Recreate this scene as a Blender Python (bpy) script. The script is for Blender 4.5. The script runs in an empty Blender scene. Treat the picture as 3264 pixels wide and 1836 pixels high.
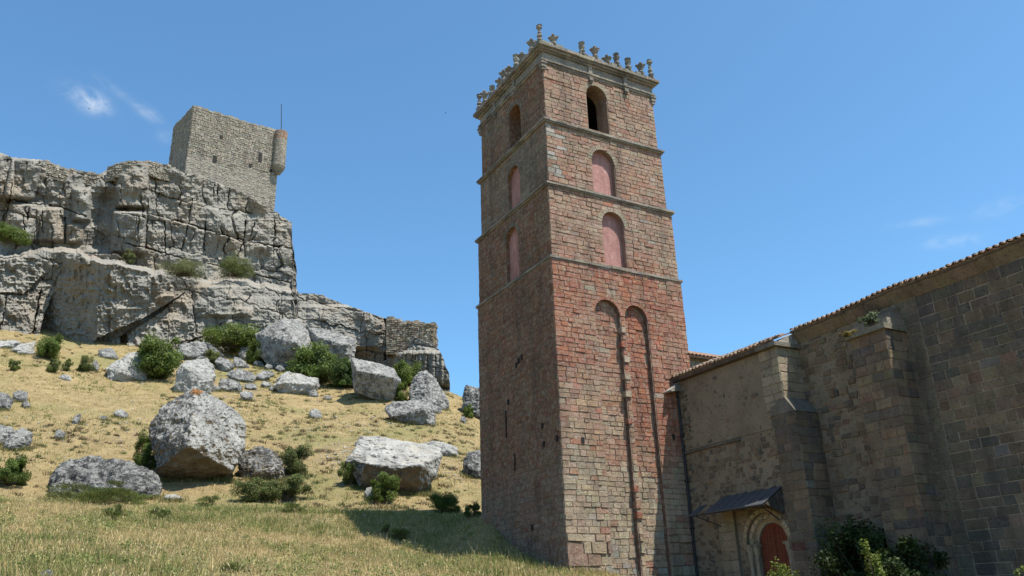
import bpy, bmesh, math, random
import numpy as np
from mathutils import Vector, Matrix
from mathutils.geometry import tessellate_polygon
scene = bpy.context.scene
COL = scene.collection
# ------------------------------------------------------------------ camera
F_PX, PITCH, ROLL = 2617.4, math.radians(21.215), math.radians(-1.969)
FW = np.array([0, math.cos(PITCH), math.sin(PITCH)])
_up = np.array([0, -math.sin(PITCH), math.cos(PITCH)])
_rt = np.array([1.0, 0, 0])
RT = _rt*math.cos(ROLL) + _up*math.sin(ROLL)
UP = _up*math.cos(ROLL) - _rt*math.sin(ROLL)
EYE = np.array([0.0, 0.0, 1.6])
cd = bpy.data.cameras.new('camera')
cd.sensor_fit = 'HORIZONTAL'
cd.angle = 2*math.atan(1632/F_PX)
cd.clip_start = 0.1
cd.clip_end = 12000
cam = bpy.data.objects.new('camera', cd)
COL.objects.link(cam)
m = Matrix.Identity(4)
for i in range(3):
    m[i][0], m[i][1], m[i][2], m[i][3] = RT[i], UP[i], -FW[i], EYE[i]
cam.matrix_world = m
scene.camera = cam
# ------------------------------------------------------------------ sun and sky
SUN_AZ, SUN_EL = math.radians(121.5), math.radians(65.4)
SUN = np.array([math.sin(SUN_AZ)*math.cos(SUN_EL), math.cos(SUN_AZ)*math.cos(SUN_EL), math.sin(SUN_EL)])
ld = bpy.data.lights.new('sun', 'SUN')
ld.energy = 5.0
ld.angle = math.radians(0.53)
ld.color = (1.0, 0.94, 0.84)
sun = bpy.data.objects.new('sun', ld)
COL.objects.link(sun)
sun.rotation_euler = Vector((-SUN[0], -SUN[1], -SUN[2])).to_track_quat('-Z', 'Y').to_euler()
sun.location = (40, -40, 80)
w = bpy.data.worlds.new('World')
scene.world = w
w.use_nodes = True
nt = w.node_tree
nt.nodes.clear()
L = nt.links.new
wo = nt.nodes.new('ShaderNodeOutputWorld')
bg = nt.nodes.new('ShaderNodeBackground')
sky = nt.nodes.new('ShaderNodeTexSky')
sky.sky_type = 'NISHITA'
sky.sun_disc = False
sky.sun_elevation = SUN_EL
sky.sun_rotation = SUN_AZ
sky.altitude = 1200
sky.air_density = 1.0
sky.dust_density = 2.0
sky.ozone_density = 2.6
bg.inputs[1].default_value = 0.132
tc = nt.nodes.new('ShaderNodeTexCoord')
def W_math(op, a, b=None, c=None):
    n = nt.nodes.new('ShaderNodeMath'); n.operation = op
    for k, v in enumerate((a, b, c)):
        if v is None: continue
        if isinstance(v, (int, float)): n.inputs[k].default_value = v
        else: L(v, n.inputs[k])
    return n.outputs[0]
def ray_dir(x, y, K=3264/2576):
    d = FW + RT*(x*K-1632)/F_PX + UP*(918-y*K)/F_PX
    return d/np.linalg.norm(d)
# a few thin wisps of cirrus, each at its own bearing in the sky
cn = nt.nodes.new('ShaderNodeTexNoise')
cn.inputs['Scale'].default_value = 26
cn.inputs['Detail'].default_value = 8
cn.inputs['Roughness'].default_value = 0.62
cn.inputs['Distortion'].default_value = 0.6
mp = nt.nodes.new('ShaderNodeMapping')
mp.inputs['Scale'].default_value = (1.0, 1.0, 1.9)
mp.inputs['Rotation'].default_value = (0.0, 0.45, 0.0)
L(tc.outputs['Generated'], mp.inputs['Vector'])
L(mp.outputs[0], cn.inputs['Vector'])
wisp = None
for (x, y, ax, ay, rot, st) in ((222, 250, 66, 30, 0.5, 1.35), (372, 283, 52, 18, 0.6, 0.5), (285, 225, 60, 14, 0.7, 0.28),
                               (425, 345, 34, 20, 0.2, 0.22), (2400, 607, 90, 20, -0.05, 0.5), (2310, 560, 80, 14, -0.1, 0.3), (2535, 515, 90, 26, -0.4, 0.3)):
    c = ray_dir(x, y)
    e1 = ray_dir(x+50*math.cos(rot), y+50*math.sin(rot)) - c
    e2 = ray_dir(x-50*math.sin(rot), y+50*math.cos(rot)) - c
    e1 = e1/np.dot(e1, e1)*50/ax
    e2 = e2/np.dot(e2, e2)*50/ay
    q = []
    for e in (e1, e2):
        vm = nt.nodes.new('ShaderNodeVectorMath'); vm.operation = 'DOT_PRODUCT'
        L(tc.outputs['Generated'], vm.inputs[0]); vm.inputs[1].default_value = tuple(e)
        s_ = W_math('SUBTRACT', vm.outputs['Value'], float(np.dot(e, c)))
        q.append(W_math('MULTIPLY', s_, s_))
    d2 = W_math('ADD', q[0], q[1])
    g = W_math('MULTIPLY', W_math('POWER', 2.718, W_math('MULTIPLY', d2, -1.6)), st)
    wisp = g if wisp is None else W_math('ADD', wisp, g)
nz = W_math('MULTIPLY', W_math('SUBTRACT', cn.outputs[0], 0.38), 2.6)
nzc = nt.nodes.new('ShaderNodeClamp'); L(nz, nzc.inputs[0])
fac = W_math('MULTIPLY', W_math('MULTIPLY', wisp, nzc.outputs[0]), 0.85)
fcl = nt.nodes.new('ShaderNodeClamp'); L(fac, fcl.inputs[0])
mx = nt.nodes.new('ShaderNodeMix'); mx.data_type = 'RGBA'
hs = nt.nodes.new('ShaderNodeMix'); hs.data_type = 'RGBA'; hs.blend_type = 'MULTIPLY'; hs.inputs[0].default_value = 1.0
L(sky.outputs[0], hs.inputs[6]); hs.inputs[7].default_value = (0.68, 0.985, 1.04, 1)
L(fcl.outputs[0], mx.inputs[0]); L(hs.outputs[2], mx.inputs[6])
mx.inputs[7].default_value = (4.0, 4.3, 4.7, 1)
L(mx.outputs[2], bg.inputs[0])
L(bg.outputs[0], wo.inputs[0])
scene.view_settings.view_transform = 'Standard'
scene.view_settings.look = 'None'
scene.view_settings.exposure = 0.78
scene.view_settings.gamma = 1.0
# ------------------------------------------------------------------ helpers
def hash01(ix, iy, iz, seed=0):
    h = (ix.astype(np.int64)*374761393 + iy.astype(np.int64)*668265263 + iz.astype(np.int64)*2147483647 + seed*144665) & 0xffffffff
    h = ((h ^ (h >> 13))*1274126177) & 0xffffffff
    h = (h ^ (h >> 16)) & 0xffffffff
    h = (h*2246822519) & 0xffffffff
    return ((h ^ (h >> 15)) & 0xffffff)/float(0xffffff)
def vnoise(p, seed=0):
    p = np.asarray(p, float)
    i = np.floor(p); f = p-i; f = f*f*f*(f*(f*6-15)+10)
    i = i.astype(np.int64)
    r = 0
    for dx in (0, 1):
        for dy in (0, 1):
            for dz in (0, 1):
                wgt = (f[..., 0] if dx else 1-f[..., 0])*(f[..., 1] if dy else 1-f[..., 1])*(f[..., 2] if dz else 1-f[..., 2])
                r = r + wgt*hash01(i[..., 0]+dx, i[..., 1]+dy, i[..., 2]+dz, seed)
    return r*2-1
def fbm(p, octv=4, seed=0, gain=0.5, ridged=False):
    a, s, r = 1.0, 1.0, 0.0
    p = np.asarray(p, float)
    for o in range(octv):
        n = vnoise(p*s+o*17.3, seed+o)
        if ridged: n = 1-2*np.abs(n)
        r = r+a*n; a *= gain; s *= 2.03
    return r
def P3(*a):
    return np.stack(np.broadcast_arrays(*[np.asarray(q, float) for q in a]), -1)
def voro2(X, Y, seed=0, jit=0.85):
    ix, iy = np.floor(X).astype(np.int64), np.floor(Y).astype(np.int64)
    f1 = np.full(X.shape, 9.0); f2 = np.full(X.shape, 9.0); cid = np.zeros(X.shape)
    for dx in (-1, 0, 1):
        for dy in (-1, 0, 1):
            cx, cy = ix+dx, iy+dy
            z0 = np.zeros_like(cx)
            px = cx+0.5+jit*(hash01(cx, cy, z0, seed)-0.5)
            py = cy+0.5+jit*(hash01(cx, cy, z0, seed+7)-0.5)
            d = np.hypot(px-X, py-Y)
            h = hash01(cx, cy, z0, seed+13)
            m1 = d < f1
            f2 = np.where(m1, f1, np.minimum(f2, d))
            cid = np.where(m1, h, cid)
            f1 = np.where(m1, d, f1)
    return f1, f2, cid
K = 3264/2576
def proj(P):
    P = np.asarray(P, float)-EYE
    d = P@FW
    return np.stack([1632+F_PX*(P@RT)/d, 918-F_PX*(P@UP)/d], -1)/K
def at_r(x, y, r):
    d = ray_dir(x, y)
    return EYE + d*(r/math.hypot(d[0], d[1]))
ORG = {}
def tag(o, label=None, cat=None, group=None, kind=None):
    if label: o['label'] = label
    if cat: o['category'] = cat
    if group: o['group'] = group
    if kind: o['kind'] = kind
    return o
def empty(name, loc, label, cat, group=None):
    o = bpy.data.objects.new(name, None)
    o.empty_display_size = 0.3
    COL.objects.link(o)
    o.location = tuple(loc)
    ORG[o.name] = np.array(loc, float)
    return tag(o, label, cat, group)
def link_mesh(name, me, parent=None, org=None):
    ob = bpy.data.objects.new(name, me)
    COL.objects.link(ob)
    if parent is not None:
        ob.parent = parent
        ORG[ob.name] = ORG[parent.name]
    else:
        org = np.zeros(3) if org is None else np.array(org, float)
        ob.location = tuple(org)
        ORG[ob.name] = org
    return ob
class MB:
    def __init__(s): s.v = []; s.f = []; s.c = []; s.mi = []
    def add(s, vs, fs, c=(1, 1, 1), mi=0):
        b = len(s.v)
        s.v.extend([tuple(q) for q in vs])
        for f in fs:
            s.f.append(tuple(b+i for i in f)); s.c.append(c); s.mi.append(mi)
    def quad(s, a, b, c_, d, c=(1, 1, 1), mi=0): s.add([a, b, c_, d], [(0, 1, 2, 3)], c, mi)
    def box(s, O, du, dv, dn, c=(1, 1, 1), mi=0):
        O, du, dv, dn = map(lambda q: np.array(q, float), (O, du, dv, dn))
        vs = [O+a*du+b*dv+g*dn for g in (0, 1) for b in (0, 1) for a in (0, 1)]
        s.add(vs, [(0, 2, 3, 1), (4, 5, 7, 6), (0, 1, 5, 4), (2, 6, 7, 3), (0, 4, 6, 2), (1, 3, 7, 5)], c, mi)
    def tube(s, p0, p1, r0, r1, n=6, c=(1, 1, 1), mi=0):
        p0, p1 = np.array(p0, float), np.array(p1, float)
        d = p1-p0; d /= max(np.linalg.norm(d), 1e-9)
        a = np.cross(d, [0, 0, 1.0] if abs(d[2]) < 0.9 else [1.0, 0, 0]); a /= np.linalg.norm(a)
        b = np.cross(d, a)
        vs = [p+r*(a*math.cos(2*math.pi*k/n)+b*math.sin(2*math.pi*k/n)) for p, r in ((p0, r0), (p1, r1)) for k in range(n)]
        fs = [(k, (k+1) % n, n+(k+1) % n, n+k) for k in range(n)]+[tuple(range(n-1, -1, -1)), tuple(range(n, 2*n))]
        s.add(vs, fs, c, mi)
    def lathe(s, O, prof, n=12, c=(1, 1, 1), rot=0.0, jit=0.0, rng=None, mi=0):
        O = np.array(O, float); vs = []
        for r, z in prof:
            for k in range(n):
                a = rot+2*math.pi*k/n
                q = 1+(rng.uniform(-jit, jit) if jit else 0)
                vs.append(O+np.array([r*q*math.cos(a), r*q*math.sin(a), z]))
        fs = [(i*n+k, i*n+(k+1) % n, (i+1)*n+(k+1) % n, (i+1)*n+k) for i in range(len(prof)-1) for k in range(n)]
        fs += [tuple(range(n-1, -1, -1)), tuple((len(prof)-1)*n+k for k in range(n))]
        s.add(vs, fs, c, mi)
    def build(s, name, mat, parent=None, org=None, smooth=False):
        me = bpy.data.meshes.new(name)
        o = ORG[parent.name] if parent is not None else (np.zeros(3) if org is None else np.array(org, float))
        V = np.array(s.v, float)-o
        me.from_pydata(V.tolist(), [], s.f)
        at = me.attributes.new('col', 'FLOAT_COLOR', 'FACE')
        c = np.ones((len(s.f), 4), np.float32); c[:, :3] = np.array(s.c, np.float32)[:, :3]
        at.data.foreach_set('color', c.ravel())
        for mm in (mat if isinstance(mat, (list, tuple)) else [mat]): me.materials.append(mm)
        me.polygons.foreach_set('material_index', s.mi)
        if smooth: me.polygons.foreach_set('use_smooth', [True]*len(s.f))
        me.update()
        return link_mesh(name, me, parent, org)
def np_mesh(name, V, Fq, mat, smooth=False, cols=None, cdom='FACE', corner=4):
    me = bpy.data.meshes.new(name)
    me.vertices.add(len(V)); me.vertices.foreach_set('co', np.asarray(V, np.float32).ravel())
    nf = len(Fq)
    me.loops.add(nf*corner); me.loops.foreach_set('vertex_index', np.asarray(Fq, np.int32).ravel())
    me.polygons.add(nf); me.polygons.foreach_set('loop_start', np.arange(0, nf*corner, corner, dtype=np.int32))
    if smooth: me.polygons.foreach_set('use_smooth', np.ones(nf, bool))
    if cols is not None:
        at = me.attributes.new('col', 'FLOAT_COLOR', cdom)
        c = np.ones((len(cols), 4), np.float32); c[:, :3] = cols
        at.data.foreach_set('color', c.ravel())
    me.materials.append(mat)
    me.update(calc_edges=True); me.validate()
    return me
# ------------------------------------------------------------------ materials
class NT:
    def __init__(s, name):
        s.m = bpy.data.materials.new(name); s.m.use_nodes = True
        s.t = s.m.node_tree; s.t.nodes.clear()
        s.out = s.n('ShaderNodeOutputMaterial')
        s.geo = s.n('ShaderNodeNewGeometry')
    def n(s, t, **kw):
        q = s.t.nodes.new(t)
        for k, v in kw.items(): setattr(q, k, v)
        return q
    def l(s, a, b): s.t.links.new(a, b)
    def inp(s, node, i, v):
        if hasattr(v, 'is_linked') or hasattr(v, 'links'): s.l(v, node.inputs[i])
        else: node.inputs[i].default_value = (*v, 1) if isinstance(v, tuple) and len(v) == 3 and node.inputs[i].type == 'RGBA' else v
    def noise(s, scale, detail=4, rough=0.55, vec=None, dist=0.0):
        q = s.n('ShaderNodeTexNoise'); q.inputs['Scale'].default_value = scale; q.inputs['Detail'].default_value = detail
        q.inputs['Roughness'].default_value = rough; q.inputs['Distortion'].default_value = dist
        s.l(vec if vec is not None else s.geo.outputs['Position'], q.inputs['Vector'])
        return q.outputs[0]
    def voro(s, scale, feature='F1', vec=None):
        q = s.n('ShaderNodeTexVoronoi', feature=feature); q.inputs['Scale'].default_value = scale
        s.l(vec if vec is not None else s.geo.outputs['Position'], q.inputs['Vector'])
        return q
    def scaled(s, sc):
        q = s.n('ShaderNodeMapping'); q.inputs['Scale'].default_value = sc
        s.l(s.geo.outputs['Position'], q.inputs['Vector']); return q.outputs[0]
    def ramp(s, fac, stops):
        q = s.n('ShaderNodeValToRGB'); e = q.color_ramp.elements
        while len(e) < len(stops): e.new(0.5)
        for k, (p, c) in enumerate(stops):
            e[k].position = p; e[k].color = (*c, 1) if isinstance(c, tuple) else (c, c, c, 1)
        s.l(fac, q.inputs[0]); return q.outputs[0]
    def mix(s, fac, a, b, mode='MIX'):
        q = s.n('ShaderNodeMix', data_type='RGBA', blend_type=mode)
        s.inp(q, 0, fac); s.inp(q, 6, a); s.inp(q, 7, b); return q.outputs[2]
    def math(s, op, a, b=0.0):
        q = s.n('ShaderNodeMath', operation=op); s.inp(q, 0, a); s.inp(q, 1, b); return q.outputs[0]
    def attr(s): return s.n('ShaderNodeAttribute', attribute_name='col').outputs['Color']
    def bump(s, h, dist, strength=1.0, nrm=None):
        q = s.n('ShaderNodeBump'); q.inputs['Strength'].default_value = strength; q.inputs['Distance'].default_value = dist
        s.l(h, q.inputs['Height'])
        if nrm is not None: s.l(nrm, q.inputs['Normal'])
        return q.outputs[0]
    def finish(s, color, nrm=None, rough=0.92, spec=0.2, metal=0.0, transl=0.0):
        b = s.n('ShaderNodeBsdfPrincipled')
        s.inp(b, 'Base Color', color); s.inp(b, 'Roughness', rough)
        b.inputs['Specular IOR Level'].default_value = spec; b.inputs['Metallic'].default_value = metal
        if nrm is not None: s.l(nrm, b.inputs['Normal'])
        o = b.outputs[0]
        if transl:
            t = s.n('ShaderNodeBsdfTranslucent'); s.inp(t, 'Color', color)
            mxs = s.n('ShaderNodeMixShader'); mxs.inputs[0].default_value = transl
            s.l(o, mxs.inputs[1]); s.l(t.outputs[0], mxs.inputs[2]); o = mxs.outputs[0]
        s.l(o, s.out.inputs[0]); return s.m
def stone_material(name, lichen=(0.30, 0.29, 0.26), lich_amt=0.35, dark=(0.06, 0.055, 0.05), dark_amt=0.35, bump=0.05, tint=0.35):
    t = NT(name)
    c = t.attr()
    c = t.mix(tint, c, t.ramp(t.noise(1.3, 5, 0.6), [(0.3, 0.28), (0.7, 1.0)]), 'MULTIPLY')
    c = t.mix(t.math('MULTIPLY', t.ramp(t.noise(6.0, 5, 0.7), [(0.48, 0.0), (0.66, 1.0)]), lich_amt), c, lichen)
    c = t.mix(t.math('MULTIPLY', t.ramp(t.noise(11.0, 4, 0.7), [(0.56, 0.0), (0.66, 1.0)]), dark_amt), c, dark)
    c = t.mix(t.ramp(t.noise(1.0, 5, 0.62, t.scaled((1.5, 1.5, 0.16))), [(0.50, 0.0), (0.68, 0.42)]), c, dark)
    nr = t.bump(t.noise(9.0, 6, 0.72), bump)
    nr = t.bump(t.noise(34.0, 3, 0.6), bump*0.35, 1.0, nr)
    return t.finish(c, nr, 0.95, 0.1)
M = {}
M['sandstone'] = stone_material('sandstone_masonry', lichen=(0.40, 0.36, 0.29), lich_amt=0.55, dark_amt=0.5, bump=0.08, tint=0.5)
M['carved'] = stone_material('weathered_carved_stone', lichen=(0.34, 0.32, 0.27), lich_amt=0.5, dark=(0.04, 0.038, 0.035), dark_amt=0.7, bump=0.05)
M['church'] = stone_material('church_ashlar', lichen=(0.23, 0.20, 0.155), lich_amt=0.35, dark=(0.03, 0.03, 0.032), dark_amt=0.7, bump=0.05, tint=0.5)
M['rubble'] = stone_material('rubble_limestone', lichen=(0.40, 0.375, 0.32), lich_amt=0.35, dark_amt=0.35, bump=0.08)
def plaster():
    t = NT('pink_plaster')
    c = t.ramp(t.noise(2.2, 6, 0.65), [(0.3, (0.30, 0.155, 0.138)), (0.7, (0.40, 0.222, 0.20))])
    c = t.mix(t.ramp(t.noise(7, 4, 0.6, t.scaled((1, 1, 0.35))), [(0.6, 0.0), (0.72, 0.6)]), c, (0.62, 0.42, 0.36))
    c = t.mix(t.ramp(t.noise(0.9, 6, 0.68, t.scaled((1.6, 1.6, 0.5))), [(0.46, 0.0), (0.62, 0.55)]), c, (0.20, 0.105, 0.09))
    return t.finish(c, t.bump(t.noise(5, 6, 0.7), 0.03), 0.95, 0.1)
M['plaster'] = plaster()
def render_wall():
    t = NT('old_lime_render')
    c = t.ramp(t.noise(0.7, 6, 0.65), [(0.3, (0.18, 0.142, 0.10)), (0.55, (0.245, 0.195, 0.138)), (0.75, (0.28, 0.22, 0.15))])
    c = t.mix(t.ramp(t.noise(8, 4, 0.7), [(0.57, 0.0), (0.66, 0.8)]), c, (0.05, 0.045, 0.045))
    c = t.mix(t.ramp(t.noise(5, 5, 0.6), [(0.63, 0.0), (0.70, 0.7)]), c, (0.26, 0.23, 0.19))
    return t.finish(c, t.bump(t.noise(7, 6, 0.7), 0.08), 0.96, 0.1)
M['render'] = render_wall()
def limestone(name, warm=0.5):
    t = NT(name)
    c = t.ramp(t.noise(0.35, 8, 0.68), [(0.28, (0.135, 0.129, 0.117)), (0.45, (0.21, 0.20, 0.178)), (0.62, (0.275, 0.26, 0.228)), (0.78, (0.335, 0.315, 0.27))])
    c = t.mix(t.math('MULTIPLY', t.ramp(t.noise(0.16, 5, 0.6), [(0.48, 0.0), (0.64, 1.0)]), warm), c, (0.27, 0.205, 0.14))
    c = t.mix(t.ramp(t.noise(0.9, 6, 0.7, t.scaled((1.6, 1.6, 0.35))), [(0.55, 0.0), (0.68, 0.6)]), c, (0.10, 0.098, 0.10))
    c = t.mix(t.ramp(t.noise(3.2, 5, 0.7), [(0.58, 0.0), (0.68, 0.6)]), c, (0.34, 0.325, 0.28))
    nr = t.bump(t.noise(1.1, 7, 0.7), 0.32)
    nr = t.bump(t.noise(6.0, 4, 0.65), 0.09, 1.0, nr)
    return t.finish(c, nr, 0.95, 0.1)
M['cliff'] = limestone('cliff_limestone', 0.5)
def boulder_mat():
    t = NT('boulder_limestone')
    c = t.ramp(t.noise(0.9, 8, 0.68), [(0.28, (0.15, 0.146, 0.138)), (0.48, (0.27, 0.264, 0.25)), (0.7, (0.40, 0.39, 0.36))])
    c = t.mix(t.ramp(t.noise(1.7, 8, 0.76), [(0.48, 0.0), (0.57, 0.8)]), c, (0.065, 0.065, 0.068))
    c = t.mix(t.ramp(t.noise(7.0, 4, 0.6), [(0.58, 0.0), (0.66, 0.7)]), c, (0.52, 0.515, 0.49))
    up = t.n('ShaderNodeSeparateXYZ'); t.l(t.geo.outputs['Normal'], up.inputs[0])
    nr = t.bump(t.noise(2.4, 8, 0.75), 0.28)
    nr = t.bump(t.noise(12.0, 4, 0.65), 0.05, 1.0, nr)
    return t.finish(c, nr, 0.95, 0.1)
M['boulder'] = boulder_mat()
def pale_boulder():
    t = NT('pale_limestone_slab')
    c = t.ramp(t.noise(1.1, 8, 0.68), [(0.28, (0.20, 0.196, 0.185)), (0.5, (0.315, 0.308, 0.288)), (0.7, (0.41, 0.40, 0.37))])
    c = t.mix(t.ramp(t.noise(1.3, 7, 0.7), [(0.52, 0.0), (0.60, 0.55)]), c, (0.15, 0.148, 0.143))
    c = t.mix(t.ramp(t.noise(5.0, 5, 0.7), [(0.56, 0.0), (0.66, 0.5)]), c, (0.12, 0.118, 0.115))
    c = t.mix(t.ramp(t.noise(0.7, 4, 0.6), [(0.55, 0.0), (0.70, 0.4)]), c, (0.34, 0.29, 0.21))
    nr = t.bump(t.noise(2.8, 8, 0.75), 0.16)
    return t.finish(c, nr, 0.95, 0.1)
M['pale'] = pale_boulder()
def ochre():
    t = NT('ochre_lichen')
    c = t.ramp(t.noise(5, 5, 0.65), [(0.40, (0.07, 0.05, 0.035)), (0.62, (0.30, 0.14, 0.045))])
    return t.finish(c, t.bump(t.noise(8, 5), 0.08), 0.95, 0.1)
M['ochre'] = ochre()
def crust():
    t = NT('dark_lichen_crust')
    c = t.ramp(t.noise(1.6, 8, 0.72), [(0.3, (0.15, 0.148, 0.143)), (0.48, (0.30, 0.295, 0.28)), (0.68, (0.45, 0.44, 0.415))])
    c = t.mix(t.ramp(t.noise(2.6, 8, 0.8), [(0.455, 0.0), (0.53, 0.9)]), c, (0.05, 0.05, 0.052))
    c = t.mix(t.ramp(t.noise(9.0, 5, 0.65), [(0.56, 0.0), (0.64, 0.7)]), c, (0.42, 0.415, 0.40))
    nr = t.bump(t.noise(3.0, 8, 0.78), 0.34)
    return t.finish(c, t.bump(t.noise(13.0, 4, 0.65), 0.06, 1.0, nr), 0.95, 0.1)
M['crust'] = crust()
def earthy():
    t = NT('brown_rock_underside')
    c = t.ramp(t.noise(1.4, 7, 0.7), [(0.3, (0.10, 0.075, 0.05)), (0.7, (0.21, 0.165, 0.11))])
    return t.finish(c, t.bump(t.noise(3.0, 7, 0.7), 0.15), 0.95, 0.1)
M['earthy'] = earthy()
def ground_mat():
    t = NT('dry_hill_grass')
    n1 = t.noise(0.12, 5, 0.6); n2 = t.noise(0.9, 5, 0.65); n3 = t.noise(5.5, 5, 0.7)
    c = t.ramp(n2, [(0.3, (0.22, 0.163, 0.085)), (0.55, (0.305, 0.235, 0.12)), (0.75, (0.375, 0.297, 0.168))])
    # greener growth by broad patches
    c = t.mix(t.ramp(n1, [(0.48, 0.0), (0.62, 0.7)]), c, (0.19, 0.185, 0.078))
    c = t.mix(t.ramp(n3, [(0.54, 0.0), (0.66, 0.55)]), c, (0.16, 0.115, 0.055))
    c = t.mix(t.ramp(t.noise(1.7, 6, 0.75, t.scaled((1, 1, 2.0))), [(0.56, 0.0), (0.66, 0.75)]), c, (0.115, 0.08, 0.042))
    c = t.mix(t.ramp(t.noise(9.0, 3, 0.6), [(0.66, 0.0), (0.72, 0.55)]), c, (0.50, 0.46, 0.38))
    c = t.mix(t.ramp(t.noise(0.33, 6, 0.7), [(0.57, 0.0), (0.66, 0.55)]), c, (0.27, 0.205, 0.125))
    nr = t.bump(t.noise(3.0, 7, 0.75), 0.22)
    nr = t.bump(t.noise(16.0, 3, 0.65), 0.05, 1.0, nr)
    return t.finish(c, nr, 0.97, 0.05)
M['ground'] = ground_mat()
def leaf_mat(name, transl=0.25):
    t = NT(name); return t.finish(t.attr(), None, 0.6, 0.25, 0.0, transl)
M['leaf'] = leaf_mat('foliage', 0.38); M['grass'] = leaf_mat('grass_blades', 0.3)
def plain(name, c, rough=0.8, spec=0.3, metal=0.0, var=0.25, bump=0.01, scale=6.0):
    t = NT(name)
    cc = t.mix(var, c, t.ramp(t.noise(scale, 5, 0.6), [(0.3, 0.35), (0.7, 1.0)]), 'MULTIPLY')
    return t.finish(cc, t.bump(t.noise(scale*3, 4), bump), rough, spec, metal)
M['bark'] = plain('grey_bark', (0.10, 0.075, 0.055))
M['tile'] = stone_material('roof_tile', lichen=(0.42, 0.36, 0.28), lich_amt=0.4, dark_amt=0.5, bump=0.02)
M['zinc'] = plain('dark_metal_sheet', (0.080, 0.084, 0.094), 0.45, 0.5, 0.2, 0.35, 0.004, 2.0)
M['iron'] = plain('dark_iron', (0.03, 0.03, 0.035), 0.6, 0.4, 0.3)
def door_mat():
    t = NT('red_brown_door')
    c = t.ramp(t.noise(3, 5, 0.6, t.scaled((1, 1, 6))), [(0.3, (0.12, 0.030, 0.016)), (0.7, (0.19, 0.050, 0.026))])
    return t.finish(c, t.bump(t.noise(20, 3), 0.01), 0.7, 0.3)
M['door'] = door_mat()
M['void'] = plain('painted_recess_shade', (0.012, 0.011, 0.011), var=0.0)  # near-black colour standing in for the shade inside holes and slits
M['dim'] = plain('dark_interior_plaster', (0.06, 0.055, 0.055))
# ------------------------------------------------------------------ terrain
T_AZ = [-180, -60, -36, -25, -18, -11, -4.7, -2.6, 3.2, 8, 14, 25, 60, 180]
T_R = [0, 3, 10, 20, 28, 34, 37, 40, 43.5, 46.5, 50, 58, 72, 85, 95, 103, 112, 130, 160, 300, 1500, 6000]
_t = {  # height in metres for each bearing column, by distance row
-36: [0, 0.1, 1.2, 2.5, 3.75, 4.9, 5.5, 6.1, 6.75, 7.0, 7.6, 11.0, 16.6, 22.2, 27.4, 31.6, 35.5, 39, 40, 30, 0, -20],
-25: [0, 0.1, 1.2, 2.4, 3.6, 4.6, 5.1, 5.7, 6.55, 6.75, 7.5, 11.2, 16.8, 22.2, 27.4, 31.6, 35.5, 39, 40, 30, 0, -20],
-18: [0, 0.1, 1.2, 2.3, 3.3, 4.2, 4.75, 5.4, 6.45, 6.7, 7.5, 11.2, 16.8, 22.2, 27.4, 31.4, 35.2, 39, 40, 30, 0, -20],
-11: [0, 0.1, 1.1, 2.1, 3.0, 3.7, 4.15, 4.8, 6.3, 6.65, 7.45, 11.1, 16.6, 22.2, 27.0, 30.6, 34.0, 36, 36, 26, 0, -20],
-4.7: [0, 0.1, 1.0, 1.9, 2.65, 3.15, 3.5, 4.5, 6.1, 6.3, 7.2, 10.8, 16.2, 21.8, 25.6, 27.0, 26.5, 22, 16, 5, 0, -20],
-2.6: [0, 0.1, 1.0, 1.8, 2.5, 3.3, 3.9, 5.5, 6.1, 6.3, 7.0, 10.4, 15.5, 20.6, 23.6, 23.4, 22.0, 18, 12, 3, 0, -20],
3.2: [0, 0.1, 0.9, 1.5, 2.1, 2.75, 3.5, 4.4, 5.0, 5.3, 5.8, 8, 11, 13, 14, 13, 12, 9, 6, 0, -5, -20],
8: [0, 0.1, 0.8, 1.3, 1.7, 2.2, 2.5, 2.8, 3.0, 3.2, 3.4, 4, 5, 5, 5, 5, 4, 3, 2, -3, -10, -20],
14: [0, 0.1, 0.7, 1.1, 1.3, 1.5, 1.55, 1.6, 1.6, 1.6, 1.6, 1.6, 1.6, 1.6, 1.6, 1.5, 1.4, 1, 0, -4, -10, -20],
25: [0, 0.1, 0.7, 1.1, 1.2, 1.3, 1.3, 1.3, 1.3, 1.3, 1.3, 1.2, 1.2, 1.2, 1.2, 1, 1, 0, 0, -4, -10, -20]}
_t[-60] = _t[-36]; _t[60] = _t[25]
_t[-180] = [0, 0, -0.3, -0.6, -0.8, -1, -1.1, -1.2, -1.3, -1.4, -1.5, -1.8, -2, -2.2, -2.5, -2.6, -2.8, -3, -4, -6, -10, -20]; _t[180] = _t[-180]
TT = np.array([_t[a] for a in T_AZ], float)
_azf = np.arange(-180, 180.01, 0.5)
_rf = np.concatenate([np.arange(0, 165, 0.5), np.geomspace(166, 6000, 60)])
_a = np.array([np.interp(_rf, T_R, row) for row in TT])
_g = np.array([np.interp(_azf, T_AZ, _a[:, j]) for j in range(len(_rf))]).T
def _blur(a, n, ax):
    k = np.exp(-np.linspace(-2, 2, 2*n+1)**2); k /= k.sum()
    pad = [(0, 0), (0, 0)]; pad[ax] = (n, n)
    b = np.pad(a, pad, mode='edge')
    return sum(k[i]*np.take(b, np.arange(a.shape[ax])+i, ax) for i in range(2*n+1))
_g = _blur(_g, 4, 0)
_nr = len(np.arange(0, 165, 0.5))
_g[:, :_nr] = np.where((_rf[:_nr] < 200)[None, :], _blur(_g[:, :_nr], 2, 1), _g[:, :_nr])
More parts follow.
